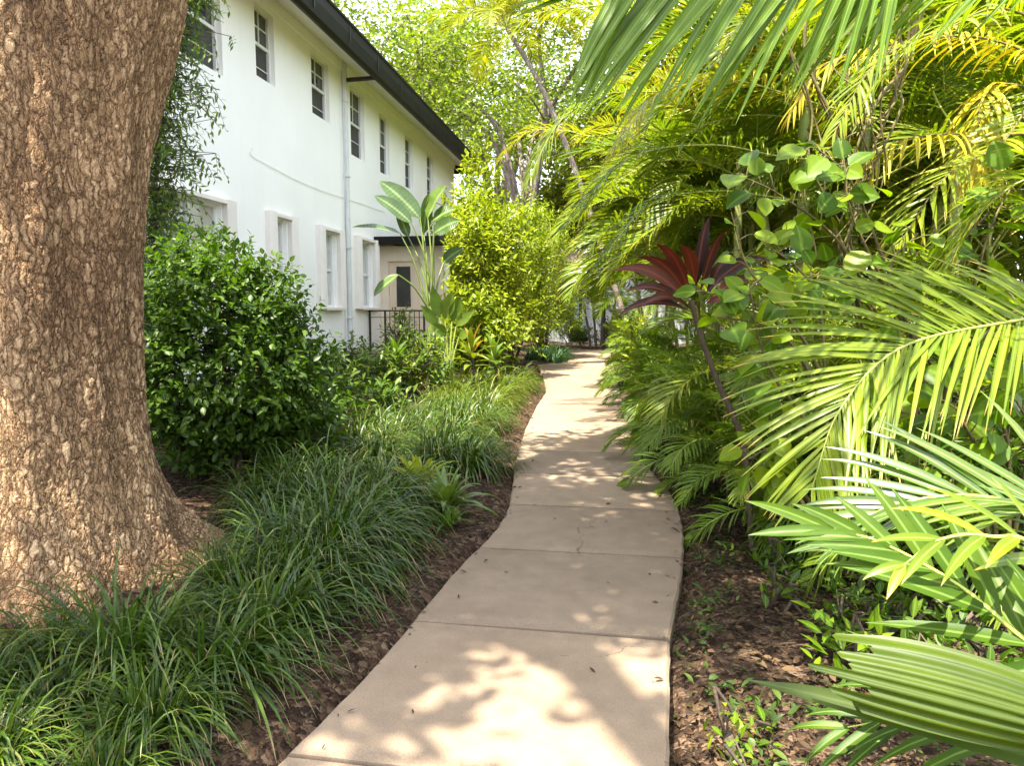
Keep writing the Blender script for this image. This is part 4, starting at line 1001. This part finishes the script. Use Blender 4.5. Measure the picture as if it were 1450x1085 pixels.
near_palm("areca palm with long yellow frond arching left beneath the overhanging frond", 2.75, 6.4, 2.9, 'areca', 'rachis', [
    ([(1.791, 6.755, 3.272), (0.899, 6.438, 3.442), (0.303, 6.230, 3.274), (-0.040, 6.029, 2.812)], dict(pairs=56, lmax=.55, wid=.028, vee=.1, droop=1.5, start=.22, seed=12, leaf='areca_gold', tlo=.2)),
    ([(1.676, 6.688, 2.810), (0.789, 6.362, 2.887), (0.077, 6.141, 2.746), (-0.432, 5.903, 2.177)], dict(pairs=60, lmax=.52, wid=.026, vee=.2, droop=1.2, start=.2, seed=13)),
    ([(1.862, 6.886, 2.502), (0.897, 6.647, 2.549), (0.271, 6.438, 2.409), (-0.148, 6.222, 1.909)], dict(pairs=56, lmax=.50, wid=.026, vee=.2, droop=1.2, start=.2, seed=14)),
    ([(2.796, 7.133, 3.520), (3.073, 7.425, 3.977), (3.501, 7.714, 4.187), (3.953, 7.970, 4.058)], dict(pairs=50, lmax=.5, wid=.028, vee=.3, droop=1., start=.2, seed=15)),
])
near_palm("slender palm holding orange tipped frond above the far path", 1.5, 9.4, 4.2, 'areca_gold', 'rachis', [
    ([(0.228, 9.054, 4.129), (-0.262, 8.871, 4.039), (-0.727, 8.663, 3.692), (-1.077, 8.433, 2.964)], dict(pairs=60, lmax=.62, wid=.028, vee=.1, droop=1.3, start=.2, seed=16, leaf='areca', tlo=.3)),
    ([(-0.163, 9.880, 3.837), (-0.735, 9.905, 3.910), (-1.270, 9.927, 3.906), (-1.712, 9.918, 3.473)], dict(pairs=46, lmax=.42, wid=.024, vee=.2, droop=1.1, start=.3, seed=17, gold_tip=.4)),
    ([(0.189, 10.103, 5.444), (-0.571, 10.107, 5.581), (-1.341, 10.079, 5.430), (-1.828, 10.030, 4.691)], dict(pairs=50, lmax=.6, wid=.028, vee=.2, droop=1.1, start=.3, seed=18)),
    ([(1.032, 10.247, 5.632), (1.416, 10.451, 6.058), (2.104, 10.649, 6.009), (2.721, 10.753, 5.178)], dict(pairs=50, lmax=.6, wid=.028, vee=.2, droop=1.1, start=.3, seed=19)),
    ([(0.523, 11.191, 5.650), (-0.001, 11.253, 6.006), (-0.423, 11.285, 5.942), (-0.842, 11.249, 5.231)], dict(pairs=50, lmax=.6, wid=.028, vee=.2, droop=1.1, start=.3, seed=20)),
])
# foreground young palm, bottom right
t = near_palm("young palm in the right foreground with pale sunlit fronds", 1.62, 1.95, .42, 'palm_pale', 'rachis_pale', [
    ([(1.334, 2.113, 0.874), (1.149, 2.144, 0.946), (0.975, 2.170, 0.961), (0.791, 2.188, 0.906), (0.674, 2.181, 0.809)], dict(pairs=26, lmax=.42, wid=.030, up=(-.2, -.5, .85), vee=.35, droop=.35, start=.2, ang=(42, 22), rad=.010, seed=21)),
    ([(1.034, 1.643, 0.694), (0.924, 1.684, 0.756), (0.817, 1.759, 0.844), (0.659, 1.825, 0.921), (0.554, 1.852, 0.937)], dict(pairs=15, lmax=.34, wid=.045, up=(-.1, -.75, .65), vee=.15, droop=.25, start=.2, ang=(52, 16), rad=.010, seed=22, leaf='palm_dark', lmin=.6, tlo=.5)),
    ([(1.063, 1.820, 0.887), (0.852, 1.717, 0.980), (0.721, 1.658, 0.985), (0.632, 1.609, 0.941)], dict(pairs=8, lmax=.26, wid=.030, up=(-.2, -.6, .75), vee=.1, droop=.6, start=.35, ang=(35, 20), rad=.008, seed=25, leaf='areca')),
    ([(1.033, 1.575, 0.541), (0.854, 1.555, 0.601), (0.700, 1.556, 0.634), (0.515, 1.554, 0.586)], dict(pairs=14, lmax=.36, wid=.028, up=(-.1, -.5, .85), vee=.1, droop=.7, start=.25, ang=(48, 20), rad=.008, seed=23, leaf='palm_dark')),
])
# the pleated unsplit leaf and the long strap beneath it
o = np.array(t.location)
def pleated(parent, quad, n_pl, amp, mat, jag=.12, seed=0, nu=40):
    """quad: near base lower, near base upper, far tip upper, far tip lower (world points)"""
    r = np.random.default_rng(seed); a, b, c, d = [np.array(q) - o for q in quad]
    nv = n_pl * 4 + 1; v = np.linspace(0, 1, nv); jg = 1 - jag * r.random(n_pl + 1)[np.minimum((v * n_pl).astype(int), n_pl)] - .05 * np.abs(((v * n_pl) % 1) - .5)
    u = np.linspace(0, 1, nu); Ug = u[:, None] * jg[None]; Vg = np.broadcast_to(v[None], Ug.shape)
    lo = a + (d - a) * Ug[..., None]; hi = b + (c - b) * Ug[..., None]
    wdt = (np.sin(np.pi * np.clip(Ug * .60 + .12, 0, 1)) ** .7)[..., None]
    mid = (lo + hi) / 2; p = mid + (lo - hi) * (0.5 - Vg[..., None]) * wdt
    n_ = np.cross(c - a, b - a); n_ = n_ / np.linalg.norm(n_); n_ = n_ * (1 if n_[2] > 0 else -1)
    tri = np.abs(((Vg * n_pl) % 1) - .5) * 2
    p = p + n_ * (amp * (tri - .5))[..., None] * wdt + np.array([0, 0, -1.]) * (.03 * Ug ** 2)[..., None] + n_ * (.05 * np.sin(np.pi * Vg))[..., None]
    i = np.arange(nu - 1)[:, None] * nv + np.arange(nv - 1)[None]
    tn = np.stack([np.broadcast_to(r.random(n_pl + 1)[np.minimum((v * n_pl).astype(int), n_pl)][None], Ug.shape), Ug * .9, .3 + .7 * tri], -1).reshape(-1, 3)
    mb = MB(); mb.add(p.reshape(-1, 3), np.stack([i, i + 1, i + nv + 1, i + nv], -1).reshape(-1, 4), tn)
    return mb.build("pleated_leaf", mat, parent)
pleated(t, [(0.862, 1.308, 0.651), (0.868, 1.378, 0.824), (0.450, 1.523, 0.858), (0.344, 1.416, 0.762)], 8, .010, M['olive'], .26, 4)
mb = MB(); b_ = np.array((0.896, 1.362, 0.637)) - o; t_ = np.array((0.282, 1.481, 0.698)) - o
blades(mb, [b_], [nrm(t_ - b_) + [0, 0, .08]], [(-.1, -.7, .7)], [np.linalg.norm(t_ - b_)], [.055], [.16], 'strap', .3, [.4]); mb.build("strap_leaf", M['olive'], t)

# ------------------------------------------------------------------ red cordyline
cb = np.array((0.870, 4.605, 0.108)); cb[2] = 0.
cor = thing("red_cordyline", "dark red leaved cordyline on a thin leaning brown stem right of the path", "plant", tuple(cb))
sm = MB(); tube(sm, smooth_pts([np.array(q) - cb for q in ((0.891, 4.587, -0.096), (0.822, 4.599, 0.593), (0.735, 4.560, 0.825), (0.609, 4.519, 1.095), (0.513, 4.480, 1.337), (0.444, 4.442, 1.553))], 30), np.linspace(.021, .015, 30), 8)
sm.build("stem", M['twig'], cor)
for (bs, tp, wd, nu, tint) in [((0.472, 4.455, 1.639), (0.523, 4.457, 2.068), .125, (.5, -.85, .1), .05), ((0.497, 4.405, 1.616), (0.602, 4.359, 1.993), .10, (.6, -.75, .2), .45), ((0.425, 4.395, 1.616), (0.231, 4.247, 1.930), .11, (-.5, -.8, .3), .85),
                               ((0.404, 4.391, 1.607), (0.124, 4.274, 1.852), .10, (-.4, -.8, .4), .75), ((0.392, 4.334, 1.573), (-0.049, 4.085, 1.752), .105, (-.2, -.8, .55), .8), ((0.409, 4.332, 1.523), (0.024, 4.081, 1.609), .095, (-.1, -.7, .7), .4),
                               ((0.418, 4.329, 1.489), (-0.005, 4.009, 1.450), .09, (.1, -.7, .7), .3), ((0.437, 4.282, 1.489), (0.118, 3.882, 1.520), .09, (0, -.75, .65), .5), ((0.543, 4.512, 1.597), (0.981, 4.756, 1.855), .11, (.4, -.7, .6), .02),
                               ((0.559, 4.459, 1.553), (0.939, 4.733, 1.690), .10, (.2, -.75, .6), .55), ((0.531, 4.402, 1.531), (0.857, 4.500, 1.532), .10, (.3, -.8, .4), .6), ((0.461, 4.354, 1.656), (0.351, 4.109, 1.902), .10, (-.1, -.9, .3), .95),
                               ((0.457, 4.289, 1.531), (0.446, 3.962, 1.337), .09, (.1, -.9, -.1), .4), ((0.550, 4.561, 1.576), (0.752, 4.829, 1.900), .10, (.3, -.8, .3), .3), ((0.440, 4.548, 1.598), (0.253, 4.741, 1.763), .10, (-.3, -.8, .4), .5)]:
    leaf_part(cor, None, np.array(bs) - cb, np.array(tp) - cb, wd * .85, M['cordyline'], nu, tint, 1.0, prof='lance', fold=.4)

# ------------------------------------------------------------------ round leaved shrubs scrambling through the right side
def heart_shrub(label, base, branches, leaf, seed, per=12, start=.45):
    r = np.random.default_rng(seed); base = np.array(base, float); base[2] = 0.
    t = thing("round_leaf_shrub", label, "shrub", tuple(base)); sm = MB(); mb = MB()
    for br in branches:
        pts = smooth_pts([np.array([r.normal() * .05, r.normal() * .05, -.05])] + [np.array(q) - base for q in br], 50); tube(sm, pts, np.linspace(.014, .004, 50), 6)
        for q in range(per):
            i = int(50 * (start + (1 - start) * (q + .5) / per)) - 1; p = pts[i]; T = nrm(pts[min(i + 1, 49)] - pts[i - 1])
            sd = nrm(np.cross(T, [r.normal() * .4, -.6, .8])) * (1 if q % 2 else -1)
            st = nrm(T * .4 + sd + r.normal(size=3) * .35) * leaf * r.uniform(.4, .8); e = p + st
            tube(sm, [p, p + st * .6 + [0, 0, .01], e], [.004, .003, .0025], 4)
            L = leaf * r.uniform(.65, 1.15)
            blades(mb, [e], [nrm(st) * .9 + r.normal(size=3) * .35 + [0, 0, -.25]], [nrm(np.array([-.15, -.55, .75]) + r.normal(size=3) * .4)], [L], [L * r.uniform(.72, .9)], [.5], 'heart', .22, [np.clip(r.beta(1.3, 1.4), 0, 1)])
    mb.build("foliage", M['heart'], t); sm.build("stem", M['vine'], t)
heart_shrub("round leaved shrub with lime green leaves in front of the red cordyline", (1.346, 4.218, 0.103), [
    [(1.223, 4.177, 0.853), (0.914, 4.086, 1.374), (0.671, 4.019, 1.567), (0.474, 3.941, 1.585)], [(1.181, 4.188, 1.012), (0.913, 4.098, 1.490), (0.716, 4.093, 1.723), (0.615, 4.111, 2.033)],
    [(1.183, 4.172, 0.853), (0.993, 4.085, 1.257), (0.778, 3.968, 1.415), (0.537, 3.835, 1.454)], [(1.078, 4.048, 0.792), (0.857, 3.948, 1.112), (0.750, 3.905, 1.341), (0.680, 3.878, 1.656)], [(1.181, 4.188, 1.012), (1.133, 4.236, 1.529), (1.012, 4.239, 1.728), (0.851, 4.228, 1.848)],
    [(1.030, 4.115, 0.535), (0.847, 4.006, 0.714), (0.714, 3.882, 0.697)], [(1.031, 4.107, 0.455), (0.963, 4.023, 0.714), (0.823, 3.919, 0.885)]], .15, 1, per=14, start=.42)
heart_shrub("round leaved shrub with long arching stems up to the ringed canes", (1.878, 4.600, 0.088), [
    [(1.776, 4.604, 1.232), (1.517, 4.536, 1.907), (1.345, 4.551, 2.283), (1.107, 4.431, 2.448)], [(1.820, 4.602, 1.147), (1.562, 4.516, 1.656), (1.336, 4.424, 2.060), (1.291, 4.450, 2.366)], [(1.693, 4.574, 1.061), (1.384, 4.610, 1.831), (0.996, 4.589, 2.173), (0.696, 4.561, 2.323)],
    [(1.737, 4.571, 0.976), (1.524, 4.488, 1.447), (1.240, 4.371, 1.693), (0.973, 4.225, 1.649)]], .165, 2, per=11, start=.6)
heart_shrub("large round leaved shrub on dark crooked branches at the right edge", (2.207, 4.461, 0.236), [
    [(1.902, 4.378, 0.837), (1.966, 4.351, 1.450), (2.025, 4.307, 1.917), (2.175, 4.362, 2.227)], [(1.863, 4.363, 0.755), (1.690, 4.297, 1.331), (1.758, 4.247, 1.723), (1.971, 4.209, 2.019)], [(1.821, 4.366, 0.837), (1.610, 4.395, 1.408), (1.526, 4.315, 1.728), (1.681, 4.359, 1.927)],
    [(2.095, 4.298, 0.774), (2.097, 4.139, 1.188), (2.183, 4.086, 1.527)], [(2.017, 4.278, 0.694), (1.836, 4.084, 1.037), (1.893, 4.024, 1.343), (2.053, 3.965, 1.526)], [(1.899, 4.256, 0.654), (1.656, 4.254, 0.972), (1.495, 4.251, 1.171), (1.302, 4.130, 1.257)],
    [(1.993, 4.609, 0.976), (1.638, 4.722, 1.576), (1.361, 4.802, 1.757), (1.185, 4.757, 1.578)]], .165, 3, per=15, start=.4)
heart_shrub("low round leaved shrub with dark leaves behind the pale palm fronds", (1.923, 3.617, 0.342), [
    [(1.731, 3.525, 0.704), (1.580, 3.428, 0.951), (1.515, 3.431, 1.078)], [(1.829, 3.540, 0.704), (1.738, 3.454, 0.983), (1.621, 3.350, 1.122)], [(1.894, 3.549, 0.704), (1.865, 3.470, 0.951), (1.744, 3.365, 1.091)], [(1.668, 3.502, 0.573), (1.456, 3.392, 0.792), (1.328, 3.380, 0.855)],
    [(1.604, 3.485, 0.507), (1.406, 3.470, 0.638), (1.209, 3.445, 0.671)], [(1.667, 3.509, 0.638), (1.477, 3.615, 0.950), (1.346, 3.703, 1.004)]], .15, 4, per=12, start=.35)
shrub("undergrowth_shrub", "dense dark shrub filling the ground behind the pale fronds", "shrub", 2.5, 4.6, .95, 1.6, 200, 7, .11, M['bush'], 201, aspect=.45, z0=.05)
shrub("undergrowth_shrub", "dark leafy shrub under the drooping frond at right", "shrub", 1.75, 4.75, .75, 1.0, 130, 7, .10, M['bush'], 202, aspect=.45, z0=.05)
shrub("undergrowth_shrub", "shadowed shrub at the far right edge below the round leaves", "shrub", 3.5, 5.4, 1.3, 1.8, 240, 7, .12, M['mid_bush'], 203, aspect=.4, z0=.05)
shrub("undergrowth_shrub", "low dark shrub at the foot of the areca canes", "shrub", 1.5, 6.5, .7, 1.0, 120, 7, .10, M['bush'], 204, aspect=.4, z0=.05)

# ------------------------------------------------------------------ tangle of old flower stalks hanging at upper right
r = np.random.default_rng(77)
vb = np.array((2.038, 5.151, 0.269)); vb[2] = 0
t = thing("hanging_vine", "tangle of brown leafless vine stems hanging at upper right", "vine", tuple(vb))
sm = MB()
for q in range(15):
    x0 = 1120 + r.random() * 190; sx = r.uniform(1140, 1250); d0 = 4.5 + r.normal() * .25
    pxs = [(x0 + 60 * r.normal() * .6, -60), (x0, 60 + r.normal() * 20), (x0 * .6 + sx * .4 + r.normal() * 18, 150), (x0 * .2 + sx * .8 + r.normal() * 14, 240), (sx * .5 + 600 + r.normal() * 8, 330 + r.normal() * 30)]
    pts = []
    for (px_, py_) in pxs:
        a_ = (px_ - 1200) / 1000 * d0; pts.append(np.array((1.433, 4.927, 2.831)) - vb + np.array((0.989, 0.146, 0.000)) * a_ + np.array([0, 0, -(py_ - 140) / 1000 * d0]) + r.normal(size=3) * .05)
    tube(sm, smooth_pts(pts, 30), np.linspace(.010, .005, 30) * r.uniform(.6, 1.4), 5)
base_top = np.array((1.433, 4.927, 2.831)) - vb + np.array([0, 0, -(330 - 140) / 1000 * 4.5])
for q in range(5):
    b0 = np.array([r.normal() * .08, r.normal() * .08, -.05]); tube(sm, smooth_pts([b0, b0 * .5 + base_top * .5 + r.normal(size=3) * .08, base_top + r.normal(size=3) * .04], 20), .011, 6)
sm.build("stem", M['vine'], t)

# ------------------------------------------------------------------ trees behind
def tree(label, x, y, fork, Rc, top, mat, seed, limbs=5, per=240, leaf=.16, tr=.22, clump=.7, name="garden_tree", low=.35, sub=5, flat=.7):
    r = np.random.default_rng(seed); t = thing(name, label, "tree", (x, y, 0)); lm = MB(); tips = []
    fk = np.array([r.normal() * .2, r.normal() * .2, fork]); tube(lm, smooth_pts([(0, 0, -.1), fk * [.3, .3, .5] + [.08, 0, 0], fk], 10), np.linspace(tr, tr * .75, 10), 10)
    for i in range(limbs):
        a = i * 2 * np.pi / limbs + r.normal() * .35; f = r.uniform(.55, 1.0)
        e = np.array([math.cos(a) * Rc * f * .75, math.sin(a) * Rc * f * .75, fork + (top - fork) * r.uniform(.55, .95)])
        pts = smooth_pts([fk - [0, 0, .3], fk * .65 + e * .35 + [0, 0, .12 * (top - fork)] + r.normal(size=3) * .25, fk * .25 + e * .75 + r.normal(size=3) * .35, e], 16); tube(lm, pts, np.linspace(tr * .62, tr * .14, 16), 7)
        for q in range(sub):
            k = int(r.uniform(5, 15)); d = nrm(np.array([math.cos(a), math.sin(a), .2]) + r.normal(size=3) * [.9, .9, .55]); ln = Rc * r.uniform(.25, .5)
            b = smooth_pts([pts[k], pts[k] + d * ln * .5 + [0, 0, .2], pts[k] + d * ln], 8); tube(lm, b, np.linspace(tr * .22, tr * .05, 8), 5)
            tips += [b[-1], b[5], b[3]]
            for w in range(2):
                d2 = nrm(d + r.normal(size=3) * .9); b2 = smooth_pts([b[4], b[4] + d2 * ln * .3, b[4] + d2 * ln * .6 + [0, 0, .1]], 5); tube(lm, b2, np.linspace(tr * .10, tr * .04, 5), 4); tips += [b2[-1], b2[2]]
        tips.append(e)
    lm.build("trunk", M['bark_grey'], t)
    tips = np.array(tips); cm = MB(); leaf_cloud(cm, tips, per, clump, leaf, r, (.1, 1, .75, .05), flat)
    cm.build("crown", M[mat], t); return t
tree("tall airy tree with forked grey trunk seen beyond the end of the roof", -4.0, 31.5, 4.6, 6.5, 15.5, 'tree_leaf', 301, limbs=6, per=75, leaf=.19, tr=.24, clump=.75, sub=5)
tree("spreading tree whose bright crown rises behind the black eave", -11.5, 32, 6.0, 7.5, 17.5, 'tree_leaf', 302, limbs=7, per=70, leaf=.20, tr=.3, clump=.9, sub=5)
tree("pale green tree farthest back behind the building", -7.0, 42, 6.0, 7.5, 19, 'tree_leaf_gold', 303, limbs=6, per=50, leaf=.28, tr=.36, clump=1.0)
tree("low dense tree rising behind the pale house at the end of the path", -.2, 39, 3.0, 5.0, 10.5, 'tree_leaf_gold', 309, limbs=6, per=150, leaf=.26, tr=.24, clump=.9)
tree("bright yellow tree behind the tall golden palms", 3.5, 33, 3.5, 6.5, 15, 'tree_leaf_gold', 304, limbs=6, per=190, leaf=.26, tr=.3, clump=1.0)
tree("broad yellow green tree behind the right hand palms", 9.5, 25, 2.5, 6.0, 13, 'tree_leaf_gold', 305, limbs=6, per=200, leaf=.24, tr=.28, clump=1.0)
tree("leafy tree beyond the driveway at the right edge", 10.5, 15.5, 2.0, 5.0, 10, 'tree_leaf', 306, limbs=6, per=200, leaf=.22, tr=.25, clump=.9)
tree("small tree behind the areca palms at right", 6.8, 19.5, 1.8, 4.2, 9, 'tree_leaf_gold', 307, limbs=6, per=200, leaf=.2, tr=.2, clump=.85)
tree("low bushy tree behind the right edge shrubs", 8.0, 9.5, 1.2, 3.0, 6.5, 'tree_leaf', 308, limbs=6, per=190, leaf=.17, tr=.16, clump=.7)
for i, (x, y, h, w, lb) in enumerate([(3.2, 21.5, 3.0, 3.2, "wide hedge like shrub behind the far areca palms"), (4.9, 15.8, 2.8, 3.0, "big shrub low behind the golden palms"), (5.1, 10.8, 2.4, 2.6, "big green shrub in the gap between the right palms"), (4.6, 8.6, 1.5, 1.8, "mid height shrub beside the pale driveway")]):
    shrub("tall_shrub", lb, "shrub", x, y, h, w, 420, 8, .14, M['mid_bush' if i % 2 else 'gold_bush'], 210 + i, aspect=.4, prof='ovate', stems=5, z0=.03)
# tall leaning palm in the gap
t = thing("leaning_palm", "leaning tall palm trunk with golden crown between the roof and the right palms", "palm", (.7, 23.0, 0)); sm = MB()
cr_ = np.array((-3.597, 23.283, 10.392)) - np.array([.7, 23.0, 0])
tube(sm, smooth_pts([(0, 0, -.1), np.array((-1.222, 23.416, 5.477)) - np.array([.7, 23, 0]), np.array((-2.420, 23.348, 8.409)) - np.array([.7, 23, 0]), cr_], 30), np.linspace(.10, .07, 30), 10)
sm.build("trunk", M['bark_grey'], t)
for q in range(16):
    lev = min(4, q * 5 // 16); me = [m_ for i, m_ in AG if i == lev][q % 2]; place_frond(t, me, tuple(cr_), q * 2.4, 1.35)
